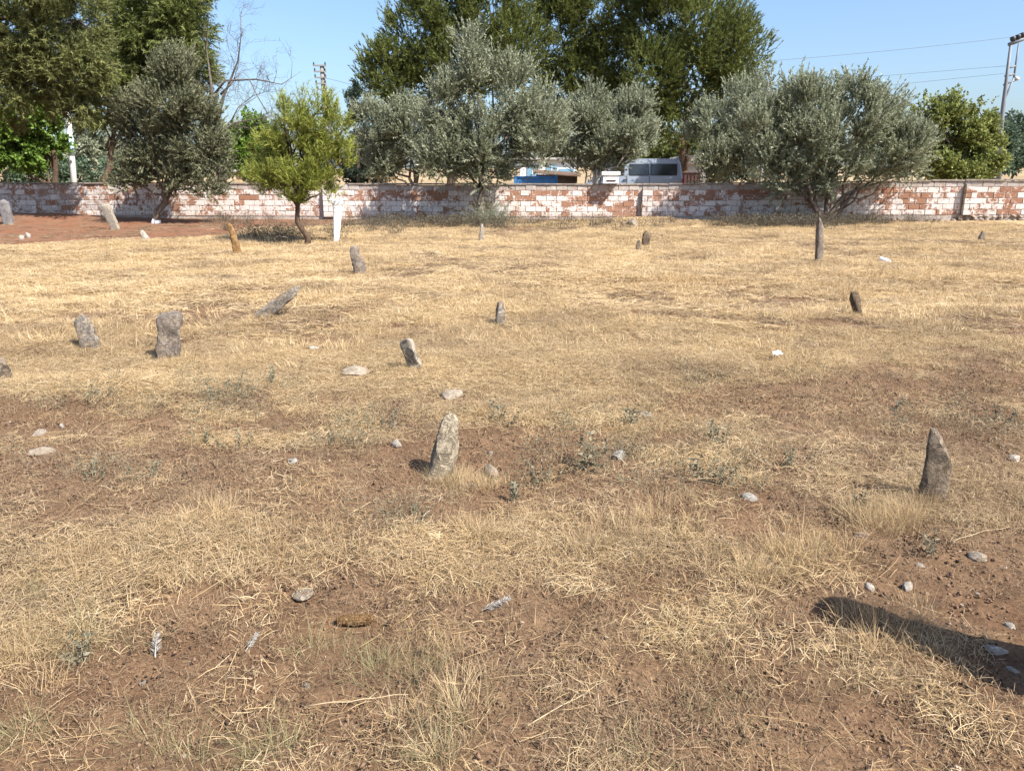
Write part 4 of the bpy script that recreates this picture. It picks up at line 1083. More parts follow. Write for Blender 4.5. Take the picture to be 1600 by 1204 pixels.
st('gravestone', 'thin orange stained stone near the young pine shade', 371, 397, 350, [(0, .5, .4, .1), (.4, .5, .4, .0), (.7, .4, .34, -.05), (1, .26, .2, -.2)], M['s_orange'], seed=16, wpx=12, top_px=366, group=GRP)
st('white_post', 'whitewashed flat topped stone post narrowing towards its foot', 528, 379, 316, [(0, .22, .3, -.2), (.35, .32, .34, -.10), (.75, .42, .36, 0), (.9, .46, .38, 0), (.905, .56, .46, 0), (.985, .56, .46, 0), (1, .5, .4, 0)], M['lime'], seed=17, wpx=15, top_px=531, rz=.05, group=GRP, sq=6, rough=.25, cat='post')
st('gravestone', 'pale leaning slab on red earth before the left wall', 181, 359, 318, [(0, .5, .2, 0), (.6, .5, .2, 0), (.97, .5, .2, 0), (1, .42, .16, 0)], M['s_pale'], seed=18, wpx=15, top_px=168, rz=-.1, group=GRP, sq=6, rough=.5)
st('gravestone', 'grey round topped slab standing in tree shade at the left edge', 14, 350, 313, [(0, .5, .2, 0), (.75, .5, .2, 0), (.9, .4, .18, 0), (1, .14, .1, 0)], M['s_coolgrey'], seed=19, wpx=17, top_px=11, group=GRP, sq=4, rough=.5)
st('gravestone', 'short whitish stone with a dark hollow on the red earth', 228, 376, 360, [(0, .4, .3, .1), (.5, .5, .34, 0), (.85, .45, .3, -.1), (1, .2, .2, -.15)], M['s_white'], seed=20, wpx=10, top_px=224, group=GRP)
st('gravestone', 'short pale stone below the tall olive near the middle', 753, 377, 351, [(0, .5, .4, 0), (.6, .45, .36, 0), (1, .25, .2, 0)], M['s_pale'], seed=21, wpx=9, group=GRP)
# unseen round-headed stone, guessed and shaped to cast the shadow in the corner
def shadow_stone():
    tip = G(1294, 950)
    L = 1.02; d = Vector((.755, -.656, 0))
    b2 = tip + d * L; b2.z = gz(b2.x, b2.y); H = L * math.tan(SUN_EL)
    ts = [(-.2, .20, .085), (.0, .20, .085), (.30 * H, .195, .085), (.42 * H, .18, .085), (.55 * H, .15, .085), (.66 * H, .125, .08), (.76 * H, .115, .08), (.86 * H, .12, .08), (.93 * H, .115, .08), (.97 * H, .095, .07), (.993 * H, .055, .05), (H, .015, .015)]
    v, f = [], []; n = 20
    for z, hw, ht in ts:
        for k in range(n):
            a = 2 * math.pi * k / n; ca, sa = math.cos(a), math.sin(a)
            v.append((math.copysign(abs(ca) ** .6, ca) * hw, math.copysign(abs(sa) ** .6, sa) * ht, z))
    v = np.array(v); v[:, :2] *= .88; v[:, :2] *= (1 + .06 * fbm(v[:, 0] * 9, v[:, 1] * 9, v[:, 2] * 6, 3))[:, None]
    for i in range(len(ts) - 1):
        for k in range(n): f.append((i * n + k, i * n + (k + 1) % n, (i + 1) * n + (k + 1) % n, (i + 1) * n + k))
    f += [tuple(range(n - 1, -1, -1)), tuple((len(ts) - 1) * n + k for k in range(n))]
    me = bpy.data.meshes.new('guessed_shadow_stone'); me.from_pydata([tuple(q) for q in v], [], f); me.polygons.foreach_set('use_smooth', [True] * len(me.polygons)); me.set_sharp_from_angle(angle=R(50)); me.materials.append(M['s_grey'])
    o = link('guessed_shadow_stone', me); o.location = b2; o.rotation_euler = (0, 0, math.atan2(.755, .656))
    tag(o, 'guessed unseen stone, shaped to cast the shadow in the lower right corner', 'gravestone', GRP)
shadow_stone()

# loose rocks lying on the ground
def rock(label, px, py, wpx, hpx, mat, seed, rz=None, cat='rock', name='rock', group='loose rocks lying on the ground', sub=2):
    b = G(px, py); s = (b.y * math.cos(PITCH) + EYE * math.sin(PITCH)) / F
    me = rock_mesh(name, seed, mat, sub, (1, .75, 1), .22)
    o = link(name, me); o.location = b + Vector((0, 0, hpx * s * .17)); o.scale = (wpx * s / 1.8, wpx * s / 1.9, hpx * s / 1.7)
    o.rotation_euler = (random.uniform(-.15, .15), random.uniform(-.15, .15), rz if rz is not None else random.uniform(0, 6))
    tag(o, label, cat, group)
    return o
ROCKS = [('wide flat whitish rock in the straw under the tilted pale slab', 556, 583, 46, 16, 's_pale'), ('blue grey rock on bare earth right of the central stone', 967, 716, 24, 20, 's_bluegrey'),
         ('pale rock left of the central stone, on brown earth', 620, 696, 24, 14, 's_white'), ('flat tan stone just right of the central standing stone', 766, 742, 30, 26, 's_pale'),
         ('pinkish white stone at the foot of the central stone', 738, 760, 20, 10, 's_white'), ('little egg shaped white stone beside the pinkish one', 725, 760, 9, 8, 's_white'),
         ('grey boulder half buried at the left edge, upper one of two', 60, 680, 26, 13, 's_grey'), ('lighter grey boulder half buried at the left edge, lower one of two', 66, 708, 34, 13, 's_pale'),
         ('small grey stone on the bare earth left of the middle', 457, 722, 22, 9, 's_bluegrey'), ('small bright white stone at the left above the boulders', 97, 667, 9, 8, 's_white'),
         ('grey flat stone partly buried behind the central standing stone', 708, 618, 40, 16, 's_pale'), ('pale rock with a sharp edge just above the big shadow', 1358, 920, 20, 13, 's_white'),
         ('rounded white rock in straw above the big shadow', 1416, 921, 24, 18, 's_white'), ('long smooth pinkish stone at the right', 1525, 872, 30, 14, 's_pale'),
         ('small white pebble below the long pinkish stone', 1438, 885, 14, 8, 's_white'), ('pale stone with a dark shadowed side at the right edge', 1585, 719, 26, 12, 's_white'),
         ('small white pebble left of the pointed slab', 1224, 836, 8, 8, 's_white'), ('flat grey stone under dry stalks in the left foreground', 472, 930, 46, 11, 's_pale'),
         ('dull brown stone in the straw left of the long pinkish one', 1345, 838, 26, 12, 's_mauve'), ('white limestone lump on the red earth at the left', 44, 371, 11, 13, 's_white'),
         ('smaller grey lump touching the limestone lump', 34, 374, 8, 10, 's_white'), ('large pale boulder in dry grass before the wall middle', 988, 352, 24, 16, 's_pale'),
         ('dark reddish block lying at the foot of the right wall', 1358, 345, 13, 10, 's_rust'), ('small white stone by the weeds at the wall foot', 582, 346, 8, 5, 's_white'),
         ('tiny dark stone in far grass below the rusty pair', 1031, 405, 8, 6, 's_dark'), ('pale flat stone in straw near the leaning slab', 490, 546, 18, 8, 's_white'),
         ('small pale stone in grass left of the white litter', 1175, 573, 9, 6, 's_white'), ('grey white stone inside the shadow at the lower right', 1560, 1018, 36, 11, 's_white'), ('pale stone at the corner inside the shadow', 1585, 1050, 22, 9, 's_white'),
         ('three sided pale stone right of the big shadow tip', 1577, 980, 18, 11, 's_white'), ('round white pebble at the right above the shadow', 1527, 930, 9, 8, 's_white'),
         ('pinkish stone on bare earth right of the central stone', 766, 709, 11, 9, 's_pale'), ('grey stone in the weeds beside the blue grey rock', 1008, 650, 24, 10, 's_grey'), ('grey stone flush with earth, right of the dark weeds', 1170, 780, 26, 14, 's_bluegrey'),
         ('tan pebble in the bottom left bare earth', 480, 1073, 14, 10, 's_pale'), ('flat tan chip among feathers at the lower left', 223, 1068, 12, 9, 's_pale'), ('white pebble far right in dry grass', 1468, 500, 10, 5, 's_white'), ('small white fragment in the far straw near the slim stone', 602, 405, 8, 4, 's_white')]
for k, (lab, px, py, w, h, mt) in enumerate(ROCKS):
    rock(lab, px, py, w, h, M['rock_' + mt], 100 + k)
# litter
M['paper'] = simple_mat('paper', (.80, .79, .77), .8, .06, 8, bump=.2)
def litter(name, label, px, py, L, Wd, rz, cat):
    b = G(px, py); rng = np.random.default_rng(int(px)); n = 6
    v, f = [], []
    for i in range(n):
        for j in range(n):
            x, y = (i / (n - 1) - .5) * L, (j / (n - 1) - .5) * Wd
            v.append((x, y, .03 + .35 * Wd * abs(math.sin(i * 1.3 + j * .9 + px)) + rng.uniform(0, .012)))
    for i in range(n - 1):
        for j in range(n - 1): f.append((i * n + j, (i + 1) * n + j, (i + 1) * n + j + 1, i * n + j + 1))
    me = bpy.data.meshes.new(name); me.from_pydata(v, [], f); me.materials.append(M['paper'])
    o = link(name, me); o.location = b + Vector((0, 0, .03)); o.rotation_euler = (.35, 0, rz); tag(o, label, cat)
litter('paper_scrap', 'crumpled white paper scrap in the straw right of the middle', 1211, 564, .085, .06, .4, 'paper')
b = G(1381, 411); mb = MB(); mb.tube([(-.10, 0, .05), (-.09, 0, .05), (.03, 0, .05), (.06, 0, .05), (.07, 0, .05), (.11, 0, .05)], [.03, .042, .042, .03, .016, .016], 10); o = mb.build('plastic_bottle', M['paper']); o.location = b + Vector((0, 0, .01)); o.rotation_euler = (0, .2, -.7); tag(o, 'small white plastic bottle lying in far grass, right of the thin post', 'bottle')
# dried corn cob
M['cob'] = stone_mat('cob', (.25, .135, .06), (.40, .25, .12), (.18, .11, .06), .5, 40)
b = G(556, 976); mb = MB(); n = 12
mb.tube([(-.07, 0, 0), (-.064, 0, 0), (-.03, 0, 0), (.03, 0, 0), (.06, 0, 0), (.068, 0, 0)], [.006, .015, .020, .019, .013, .005], 12); o = mb.build('corn_cob', M['cob']); o.location = b + Vector((0, 0, .022)); o.rotation_euler = (0, 0, .08); tag(o, 'dry orange brown corn cob on bare earth in the foreground', 'corn cob')
for r_ in range(10):
    km = MB()
    for k in range(12):
        a = 2 * math.pi * k / 12; x = -.052 + r_ * .011; rr_ = .0185 - abs(r_ - 4.5) * .0006
        if random.random() < .22: continue
        km.box((x + random.uniform(-.002, .002), rr_ * math.cos(a), rr_ * math.sin(a)), (.008, .006, .006), 0, Matrix.Rotation(-a, 3, 'X'))
    kk = km.build('kernel_ring', M['cob'], o)
# feathers
M['feather'] = leaf_mat('feather', (.24, .225, .205), (.42, .40, .37), .3)
M['feather_quill'] = simple_mat('feather_quill', (.48, .44, .38), .7, .1, 20, bump=0)
def feather(label, px, py, L, rz, seed):
    b = G(px, py); rng = np.random.default_rng(seed); n = 110
    t = rng.uniform(.12, 1, n); base = np.stack([t * L, 0 * t, .018 + .03 * t], 1)
    side = rng.choice([-1, 1], n); dv = unit(np.stack([.75 + 0 * t, side * .8 * rng.uniform(.5, 1.2, n), rng.normal(0, .3, n)], 1))
    v, q = leaf_quads(base, dv, L * .30 * (1.15 - t * .6) * rng.uniform(.7, 1.1, n), np.full(n, .0028), rng)
    root = empty('feather', b, rz); tag(root, label, 'feather', 'white feathers on the foreground earth')
    link('vane', np_mesh('vane', v, q, M['feather'], np.repeat(rng.uniform(.3, 1, n), 4)), root)
    mb = MB(); mb.tube([(0, 0, .012), (L * .5, 0, .03), (L, 0, .045)], [.0022, .0016, .0008], 5); mb.build('quill', M['feather_quill'], root)
feather('pale feather in straw near the centre foreground', 752, 958, .11, .3, 1)
feather('feather standing on the bare earth at the lower left', 243, 1032, .10, 1.9, 2)
feather('small grey white feather right of the lower left one', 384, 1022, .07, 1.2, 3)
# long dry stalks
stk = [('long pale stalk slanting up in the bottom middle', 822, 1143, 945, 1072), ('pale dry stalk right of the long pinkish stone', 1488, 853, 1576, 830), ('split straw stalk in the left foreground', 480, 1112, 640, 1093),
       ('thin straw stalk slanting across the bare earth left', 545, 812, 588, 790)]
for k, (lab, x0, y0, x1, y1) in enumerate(stk):
    a, b2 = G(x0, y0), G(x1, y1); mid = (a + b2) / 2 + Vector((random.uniform(-.04, .04), random.uniform(-.03, .03), .02)); pts = []
    for i in range(8):
        t = i / 7; pts.append(a * (1 - t) ** 2 + mid * 2 * t * (1 - t) + b2 * t * t + Vector((random.uniform(-.004, .004), random.uniform(-.004, .004), .022 + random.uniform(-.004, .004))) - a)
    mb = MB(); mb.tube(pts, np.linspace(.0024, .0011, 8), 5); o = mb.build('dry_stalk', M['straw_grey'] if 0 else simple_mat('stalk_tan', (.43, .33, .20), .7, .3, 20, bump=0))
    o.location = a; tag(o, lab, 'stalk', 'long dry stalks lying on the ground')

# ------------------------------------------------------------------ small grey green weeds, one by one
def weed(label, px, py, hpx, wpx, seed, mat=None, leaves=70):
    b = G(px, py); s = (b.y * math.cos(PITCH) + EYE * math.sin(PITCH)) / F; H = hpx * s; Wd = wpx * s
    rng = np.random.default_rng(seed)
    root = empty('weed', b); tag(root, label, 'weed', 'grey green weeds on the bare earth')
    mb = MB(); bases, dirs = [], []
    ns = max(4, int(wpx / 7))
    for k in range(ns):
        off = np.array([rng.normal() * Wd * .22, rng.normal() * Wd * .22, 0]); tip = off + np.array([off[0] * .9 + rng.normal() * Wd * .15, off[1] * .9, H * rng.uniform(.6, 1.05)])
        pts = bend(off + np.array([0, 0, -.01]), tip, 5, rng, .05); mb.tube(pts, np.linspace(.0028, .001, 5), 4)
        m = leaves // ns; t = rng.uniform(.12, 1, m); q = off + (tip - off) * t[:, None]
        bases.append(q); dirs.append(unit(rng.normal(size=(m, 3)) * np.array([1, 1, .5]) + np.array([0, 0, .55])))
    mb.build('stems', M['dead_weed'], root) if False else mb.build('stem', simple_mat('weed_stem', (.22, .20, .13), .8, .2, 20, bump=0) if 'weed_stem' not in bpy.data.materials else bpy.data.materials['weed_stem'], root)
    B, D = np.vstack(bases), np.vstack(dirs); n = len(B)
    ll = np.clip(H * .2, .018, .06)
    v, q = leaf_quads(B, D, ll * rng.uniform(.6, 1.3, n), ll * .42 * rng.uniform(.7, 1.2, n), rng, .1)
    link('leaves', np_mesh('leaves', v, q, mat or M['weed_leaf'], np.repeat(np.clip(rng.normal(.5, .25, n), 0, 1), 4)), root)
WEEDS = [('grey green weed spreading right of the central stone', 852, 752, 40, 56, 1), ('taller weed beside the blue grey rock', 925, 735, 60, 36, 2), ('upright dark weed on bare earth right of the middle', 1085, 748, 46, 40, 3), ('smaller weed right of the upright dark one', 1132, 760, 34, 28, 4),
         ('weed at the left on the bare earth strip, outer of a pair', 152, 750, 34, 30, 5), ('weed at the left on the bare earth strip, inner of a pair', 228, 750, 32, 26, 6), ('weed in thin straw near the left boulders', 320, 695, 30, 26, 7), ('bushy weed above the bare earth strip, left of middle', 372, 702, 30, 34, 8),
         ('pale weed among straw left of the pale rock', 590, 672, 34, 40, 9), ('weed clump left of the pale rock', 515, 690, 26, 40, 10), ('weed above the blue grey rock', 985, 668, 40, 30, 11), ('thin weed below the central stone', 800, 785, 40, 22, 12),
         ('low weed near the flat brown straw below the central stone', 650, 808, 28, 24, 13), ('weed at the left foot of the pointed slab grass', 1340, 800, 40, 24, 14), ('weed in the straw behind the upright dark weed', 1120, 690, 36, 30, 15), ('pale weed on the right bare ground', 1240, 735, 36, 34, 16),
         ('weed clump at the right edge on bare ground', 1550, 660, 34, 30, 17), ('low weed on the right bare ground above the pointed slab', 1400, 640, 26, 28, 18), ('grey weed mid left above the boulders', 150, 625, 26, 30, 19), ('dry weed on the mound right of the notched stone', 350, 620, 30, 40, 20), ('dry weed at the mound crest left of the flat white rock', 420, 600, 26, 36, 21),
         ('weed with pale leaves beneath the pointed slab', 1460, 868, 40, 26, 22), ('greenish weed in the lower left foreground', 120, 1040, 60, 40, 23), ('faint weed right of the central stone top', 780, 660, 36, 26, 24)]
for w in WEEDS: weed(*w, leaves=90)

# ------------------------------------------------------------------ dry grass and litter: stuff, scattered by geometry nodes
def blades(n, rng, R0, hmin, hmax, wd, tilt, droop, seg=3, flat=False):
    a = rng.uniform(0, 2 * np.pi, n); r = R0 * np.sqrt(rng.uniform(0, 1, n))
    base = np.stack([r * np.cos(a), r * np.sin(a), np.zeros(n)], 1)
    L = rng.uniform(hmin, hmax, n)
    if flat:
        th = rng.uniform(0, 2 * np.pi, n); h = np.stack([np.cos(th), np.sin(th), 0 * th], 1)
        z0 = rng.uniform(.002, .028, n); z1 = rng.uniform(.002, .04, n)
        t = np.linspace(0, 1, seg + 1)
        cv = rng.normal(0, .035, n); perp = np.stack([-h[:, 1], h[:, 0], 0 * th], 1)
        pts = base[:, None] + h[:, None] * (L[:, None] * (t[None] - .5))[..., None] + perp[:, None] * (cv[:, None] * L[:, None] * (4 * t * (1 - t))[None])[..., None]
        pts[..., 2] += z0[:, None] * (1 - t) + z1[:, None] * t + (rng.uniform(-.004, .009, n) * 1)[:, None] * (4 * t * (1 - t))[None]
        w = perp; tap = np.array([.7] + [1] * (seg - 1) + [.5])
        w = unit(w + np.stack([0 * th, 0 * th, rng.normal(0, .6, n)], 1))
    else:
        out = a + rng.normal(0, .8, n); tl = np.abs(rng.normal(0, tilt, n))
        h = np.stack([np.cos(out), np.sin(out), 0 * out], 1)
        v0 = h * np.sin(tl)[:, None] + np.array([0, 0, 1.0]) * np.cos(tl)[:, None]
        dr = rng.uniform(0, droop, n)
        t = np.linspace(0, 1, seg + 1)
        pts = base[:, None] + v0[:, None] * (L[:, None] * t[None])[..., None] + h[:, None] * (dr[:, None] * L[:, None] * (t ** 2)[None])[..., None]
        pts[..., 2] -= (dr * .45 * L)[:, None] * (t ** 2)[None]
        pts[..., 2] -= .01
        th = rng.uniform(0, 2 * np.pi, n); w = np.stack([np.cos(th), np.sin(th), 0 * th], 1)
        tap = np.linspace(1, .12, seg + 1)
    ww = wd * rng.uniform(.6, 1.35, n)
    off = w[:, None] * (ww[:, None] * tap[None] / 2)[..., None]
    v = np.stack([pts - off, pts + off], 2).reshape(-1, 3)
    k = np.arange(n)[:, None] * (2 * (seg + 1)) + 2 * np.arange(seg)[None]
    q = np.stack([k, k + 1, k + 3, k + 2], -1).reshape(-1, 4)
    ti = np.repeat(np.clip(rng.normal(.5, .24, n), 0, 1), 2 * (seg + 1))
    return v, q, ti
def source(cname, items):
    col = bpy.data.collections.new(cname)
    for k, me in enumerate(items):
        o = bpy.data.objects.new('%s_source' % cname, me); col.objects.link(o)
    return col
def scatter(name, label, pts, rot, scl, idx, col, mat=None):
    me = bpy.data.meshes.new(name); n = len(pts)
    me.vertices.add(n); me.vertices.foreach_set('co', np.ascontiguousarray(pts, np.float32).ravel())
    a = me.attributes.new('rot', 'FLOAT_VECTOR', 'POINT'); a.data.foreach_set('vector', np.ascontiguousarray(rot, np.float32).ravel())
    a = me.attributes.new('scl', 'FLOAT', 'POINT'); a.data.foreach_set('value', np.ascontiguousarray(scl, np.float32))
    a = me.attributes.new('idx', 'INT', 'POINT'); a.data.foreach_set('value', np.ascontiguousarray(idx, np.int32))
    o = link(name, me); tag(o, label, None, None, 'stuff')
    ng = bpy.data.node_groups.new(name, 'GeometryNodeTree')
    ng.interface.new_socket('Geometry', in_out='INPUT', socket_type='NodeSocketGeometry'); ng.interface.new_socket('Geometry', in_out='OUTPUT', socket_type='NodeSocketGeometry')
    N = ng.nodes; gi, go = N.new('NodeGroupInput'), N.new('NodeGroupOutput')
    ip = N.new('GeometryNodeInstanceOnPoints'); ci = N.new('GeometryNodeCollectionInfo')
    ci.inputs['Collection'].default_value = col; ci.inputs['Separate Children'].default_value = True; ci.inputs['Reset Children'].default_value = True
    def na(nm, ty):
        x = N.new('GeometryNodeInputNamedAttribute'); x.data_type = ty; x.inputs['Name'].default_value = nm; return x.outputs['Attribute']
    L = ng.links
    L.new(gi.outputs[0], ip.inputs['Points']); L.new(ci.outputs[0], ip.inputs['Instance']); ip.inputs['Pick Instance'].default_value = True
    L.new(na('idx', 'INT'), ip.inputs['Instance Index']); L.new(na('rot', 'FLOAT_VECTOR'), ip.inputs['Rotation']); L.new(na('scl', 'FLOAT'), ip.inputs['Scale'])
    L.new(ip.outputs[0], go.inputs[0])
    md = o.modifiers.new('scatter', 'NODES'); md.node_group = ng
    return o
CLEAR = []
for o in C.objects:
    if o.type == 'MESH' and not o.parent and o.get('category') in ('rock', 'paper', 'bottle', 'corn cob', 'stalk'):
        bx = [o.matrix_basis @ Vector(c) for c in o.bound_box] if o.get('category') != 'stalk' else []
        if bx:
            x0, x1 = min(q.x for q in bx), max(q.x for q in bx)
            r_ = max(.02, (x1 - x0) * .5); CLEAR.append((o.location.x, o.location.y - r_ * .9, r_ * 1.0))
    if o.type == 'EMPTY' and o.get('category') == 'feather': CLEAR.append((o.location.x, o.location.y - .03, .035))
CLEAR = np.array(CLEAR)
def field(n, r0, r1, amax, rng, dens, pad=.06):
    """random places on the field between two distances, kept with probability dens(x, y)"""
    n = int(n * 1.12)
    r = np.sqrt(rng.uniform(r0 ** 2, r1 ** 2, n)); a = rng.uniform(-amax, amax, n)
    x, y = r * np.sin(a), r * np.cos(a)
    k = rng.uniform(0, 1, n) < dens(x, y)
    x, y = x[k], y[k]
    cl = np.ones(len(x), bool)
    for cx, cy, cr in CLEAR: cl &= (x - cx) ** 2 + (y - cy) ** 2 > (cr + pad) ** 2
    x, y = x[cl], y[cl]
    return np.stack([x, y, ground_base(x, y)], 1)
def put(name, label, pts, col, nsrc, rng, s0, s1, tilt=.12):
    n = len(pts)
    rot = np.stack([rng.normal(0, tilt, n), rng.normal(0, tilt, n), rng.uniform(0, 6.283, n)], 1)
    return scatter(name, label, pts, rot, rng.uniform(s0, s1, n), rng.integers(0, nsrc, n), col)
g = np.random.default_rng(77)
def srcs(k, mat, f): return [np_mesh('src', *(lambda t: (t[0], t[1]))(r), mat, r[2]) for r in (f(i) for i in range(k))]
tuft = source('tuft', srcs(6, M['straw'], lambda i: blades(85, g, .055, .02, .09, .0017, .65, .6)))
mat_ = source('mat', srcs(6, M['straw'], lambda i: blades(110, g, .15, .012, .085, .0017, 0, 0, 3, True)))
grey = source('greymat', srcs(5, M['straw_grey'], lambda i: blades(120, g, .16, .008, .04, .0022, 0, 0, 1, True)))
stub = source('stub', srcs(5, M['straw'], lambda i: blades(34, g, .12, .02, .08, .0018, .7, .5, 2)))
gren = source('gren', srcs(4, M['green_blade'], lambda i: blades(34, g, .06, .05, .16, .0017, .6, .7)))
farc = source('farclump', srcs(7, M['straw_far'], lambda i: blades(110, g, .22, .025, .115, .0065, .65, .8, 2)))
farm = source('farmat', srcs(5, M['straw_far'], lambda i: blades(95, g, .24, .04, .18, .0055, 0, 0, 2, True)))
AM = R(54)
nr_ = np.clip
near_d = lambda x, y: straw_map(x, y)
put('straw_litter', 'pale straw lying loose on the near earth', field(22500, 1.0, 9.8, AM, g, lambda x, y: np.clip(.05 + .85 * sstep(.30, .80, near_d(x, y)), 0, 1), .09), mat_, 6, g, .7, 1.2, .08)
longm = source('longstem', srcs(4, M['straw'], lambda i: blades(7, g, .2, .10, .26, .0021, 0, 0, 4, True)))
put('long_straw', 'long bleached stems lying across the near straw', field(2600, 1.0, 8.5, AM, g, lambda x, y: .15 + .6 * near_d(x, y), .12), longm, 4, g, .7, 1.2, .08)
put('dry_grass', 'short dry grass tufts in the near field', field(11500, 1.0, 10.0, AM, g, lambda x, y: sstep(.35, .95, near_d(x, y)) * (.25 + .75 * sstep(-.1, .35, fbm(x / .35, y / .35, 8, 2)))), tuft, 6, g, .55, 1.15)
put('dead_litter', 'grey brown chaff and broken stems on the near earth', field(11000, 1.0, 9.0, AM, g, lambda x, y: (.34 + .3 * sstep(-.1, .3, fbm(x / .5, y / .5, 3, 3))) * (1 - .85 * sstep(5.0, 7, y)), .07), grey, 5, g, .6, 1.2, .08)
put('stubble', 'sparse dry stubble on the bare earth', field(5200, 1.0, 9.0, AM, g, lambda x, y: .25 + .5 * near_d(x, y)), stub, 5, g, .6, 1.3)
put('green_grass', 'thin greenish grass wisps in the foreground', np.vstack([field(900, 1.0, 7, AM, g, lambda x, y: .30 * sstep(.1, .35, fbm(x / .8, y / .8, 12, 2))),
    np.array([list(G(px + g.normal() * 14, py + g.normal() * 8)) for px, py in ((590, 1060), (590, 1045), (640, 1055), (130, 1020), (120, 1000), (30, 1140), (40, 1160), (240, 1150), (410, 1180), (420, 1190), (700, 1180), (720, 1120), (680, 1190), (500, 1020), (90, 930), (70, 940), (300, 1190), (1000, 1190)) for _ in range(3)])]), gren, 4, g, .7, 1.3)
put('far_grass', 'golden dry grass covering the field towards the wall', field(45000, 6.4, 31.0, AM, g, lambda x, y: sstep(6.2, 8.5, y) * sstep(.22, .75, straw_map(x, y)) * (y < 28.6) * (.35 + .65 * sstep(-.25, .3, fbm(x / .9, y / .9, 6, 3)))), farc, 7, g, .55, 1.15)
put('far_straw', 'flattened straw between the far grass', field(24000, 7.5, 31.0, AM, g, lambda x, y: sstep(7.6, 10.5, y) * sstep(.1, .6, straw_map(x, y)) * (y < 28.6)), farm, 5, g, .7, 1.2, .06)
greyf = source('chafffar', srcs(4, M['straw_grey'], lambda i: blades(90, g, .26, .05, .2, .006, 0, 0, 2, True)))
put('leaf_litter', 'thin dry litter strewn over the red earth by the wall', field(5000, 17.0, 31.0, AM, g, lambda x, y: .5 * (red_map(x, y) > .3) * sstep(-.15, .3, fbm(x / .8, y / .8, 41, 3))), greyf, 4, g, .5, 1.0, .05)
put('trampled_chaff', 'grey brown trampled chaff in patches across the far field', field(8000, 8.5, 28.5, AM, g, lambda x, y: .05 + .7 * (1 - sstep(.25, .62, straw_map(x, y))) * (1 - red_map(x, y))), greyf, 4, g, .7, 1.2, .06)
tall = np.array([list(G(px + g.normal() * sx, py + g.normal() * sy)) for px, py, sx, sy, m in ((1395, 815, 28, 10, 34), (1340, 805, 14, 6, 10), (920, 855, 16, 8, 14), (780, 830, 60, 14, 16), (1010, 835, 60, 18, 22), (1200, 880, 60, 18, 16), (330, 810, 40, 10, 12), (150, 880, 120, 24, 14), (430, 860, 50, 14, 8), (700, 1120, 40, 50, 10), (760, 760, 18, 6, 10), (700, 752, 14, 4, 10),
        (1270, 870, 30, 14, 14), (870, 640, 90, 14, 30), (1100, 575, 60, 10, 16), (1240, 575, 70, 10, 16), (1300, 560, 60, 8, 12), (1540, 560, 60, 10, 16), (1370, 1000, 60, 30, 14), (1590, 800, 20, 20, 8), (1450, 785, 24, 6, 10), (60, 1000, 30, 40, 14)) for _ in range(m)])
foot = []
for o in C.objects:
    if o.get('category') == 'gravestone' and o.location.y > 2.5:
        wv = max(o.dimensions.x, .08)
        for k in range(5 if o.location.y < 16 else 3):
            foot.append([o.location.x + g.normal() * wv * .55, o.location.y - abs(g.normal()) * wv * .35 - wv * .15, 0])
foot = np.array(foot); foot[:, 2] = ground_base(foot[:, 0], foot[:, 1])
tuftt = source('talltuft', srcs(4, M['straw_far'], lambda i: blades(80, g, .06, .05, .16, .0022, .42, .6)))
put('tall_dry_grass', 'taller golden grass bunches around the stones', np.vstack([tall, foot]), tuftt, 4, g, .6, 1.05)
# soil crumbs
def crumbs(n, rng, R0, smin, smax):
    a = rng.uniform(0, 6.283, n); r = R0 * np.sqrt(rng.uniform(0, 1, n)); V, Q = [], []
    for k in range(n):
        s = smin * (smax / smin) ** (rng.uniform() ** 2.2)
        o = np.array([[1, 0, 0], [-1, 0, 0], [0, 1, 0], [0, -1, 0], [0, 0, 1], [0, 0, -1]]) * s * rng.uniform(.6, 1.2, (6, 1)) * np.array([1, 1, .75]) + rng.normal(0, s * .2, (6, 3))
        o = o + np.array([r[k] * math.cos(a[k]), r[k] * math.sin(a[k]), s * .3])
        V.append(o); Q.append(np.array([[0, 2, 4], [2, 1, 4], [1, 3, 4], [3, 0, 4], [2, 0, 5], [1, 2, 5], [3, 1, 5], [0, 3, 5]]) + 6 * k)
    return np.vstack(V), np.vstack(Q)
M['crumb'] = simple_mat('crumb', (.175, .108, .066), .95, .4, 8, bump=.3)
M['grit'] = simple_mat('grit', (.045, .028, .02), .95, .4, 8, bump=0)
M['pebble'] = simple_mat('pebble', (.33, .26, .20), .9, .4, 3, bump=.2)
cr = source('crumb', [np_mesh('src', *crumbs(60, g, .18, .0025, .011), M['crumb']) for k in range(5)])
dg = source('grit', [np_mesh('src', *crumbs(50, g, .2, .0025, .010), M['grit']) for k in range(4)])
pb = source('pebble', [np_mesh('src', *crumbs(5, g, .22, .004, .013), M['pebble'], None, True) for k in range(5)])
put('soil_crumbs', 'loose brown soil crumbs on the bare patches', field(8000, 1.0, 8.5, AM, g, lambda x, y: .20 + .5 * (1 - sstep(.1, .55, near_d(x, y)))), cr, 5, g, .6, 1.2, .05)
put('dark_grit', 'dark brown crumbs and rotted bits among the straw', field(6500, 1.0, 9.5, AM, g, lambda x, y: .15 + .75 * sstep(.0, .35, fbm(x / .4, y / .35, 17, 3))), dg, 4, g, .6, 1.3, .05)
put('pebbles', 'small pale pebbles strewn over the earth', field(1300, 1.0, 11, AM, g, lambda x, y: .15 + .5 * (1 - sstep(.1, .55, near_d(x, y)))), pb, 5, g, .6, 1.3, .05)
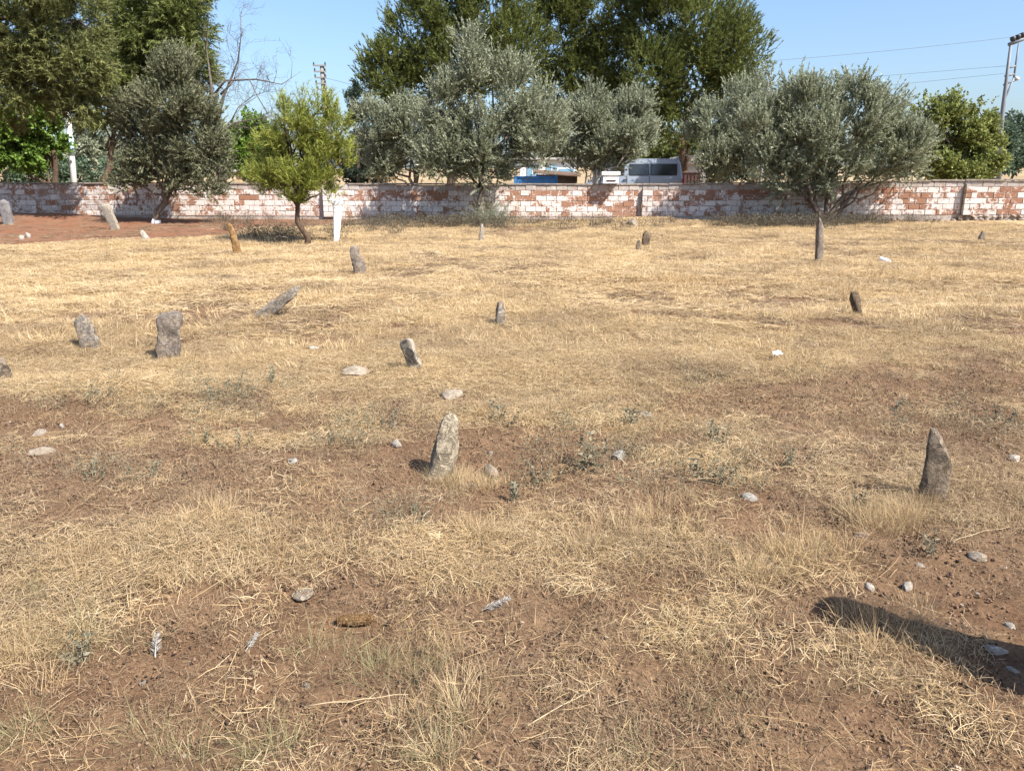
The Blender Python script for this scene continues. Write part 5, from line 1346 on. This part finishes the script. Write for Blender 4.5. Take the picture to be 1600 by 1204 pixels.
# dead weeds along the wall foot, thickened and darkened to deepen the tree shade
def stalks(n, rng, H, lf=1.0, R0=.22):
    V, Q, T = blades(n, rng, R0, H * .5, H, .011 * lf, .25, .35, 3)
    m = n * 7; b0 = rng.uniform(0, 1, (m, 1)) * np.array([[0, 0, H * .85]]) + rng.normal(0, R0 * .64, (m, 3)) * np.array([1, 1, .12])
    b0[:, 2] = np.abs(b0[:, 2])
    v2, q2 = leaf_quads(b0, unit(rng.normal(size=(m, 3)) + np.array([0, 0, .6])), rng.uniform(.03, .075, m) * lf, rng.uniform(.012, .024, m) * lf, rng)
    return np.vstack([V, v2]), np.vstack([Q, q2 + len(V)]), np.concatenate([T, np.repeat(rng.uniform(.1, .9, m), 4)])
wd_s = source('wallweed', srcs(5, M['dead_weed'], lambda i: stalks(16, g, .42)))
wp = np.array([list(G(px + g.normal() * sx, py + g.normal() * sy)) for px, py, sx, sy, m in ((1170, 351, 40, 3, 80), (1240, 352, 40, 3, 90), (1310, 350, 40, 3, 80), (1360, 350, 20, 2, 14), (640, 351, 50, 3, 60), (710, 352, 40, 3, 64), (765, 350, 22, 4, 40), (430, 374, 26, 5, 32), (860, 352, 60, 3, 26), (590, 358, 40, 6, 24), (390, 345, 30, 5, 14), (350, 350, 14, 6, 10), (1420, 347, 30, 2, 16), (970, 352, 40, 4, 16), (500, 365, 30, 8, 14)) for _ in range(m)])
put('dead_weeds', 'dead weeds along the foot of the wall, darkened for the tree shade', wp, wd_s, 5, g, .5, 1.1)
herb = source('herb', srcs(4, M['weed_leaf'], lambda i: stalks(7, g, .15, .38, .08)))
hp = np.array([list(G(px + g.normal() * sx, py + g.normal() * sy)) for px, py, sx, sy, m in ((250, 640, 130, 22, 46), (560, 665, 70, 22, 26), (960, 680, 70, 30, 34), (900, 745, 60, 20, 18), (1150, 730, 60, 30, 20), (1420, 650, 110, 30, 26), (370, 610, 60, 14, 18), (1080, 600, 60, 14, 12), (1540, 680, 40, 30, 10), (650, 810, 60, 16, 8), (200, 745, 60, 14, 8)) for _ in range(m)])
put('low_weeds', 'faint grey green weeds thin on the brown earth', hp, herb, 4, g, .5, 1.1)
# suckers at the foot of the tallest olive
sp = np.array([list(G(px + g.normal() * 14, 350 + g.normal() * 2)) for px in (748, 752, 770, 780) for _ in range(6)])
sk = source('sucker', srcs(3, M['olive_leaf'], lambda i: stalks(10, g, 1.0)))
put('olive_suckers', 'leafy suckers around the foot of the tall olive', sp, sk, 3, g, .6, 1.1)
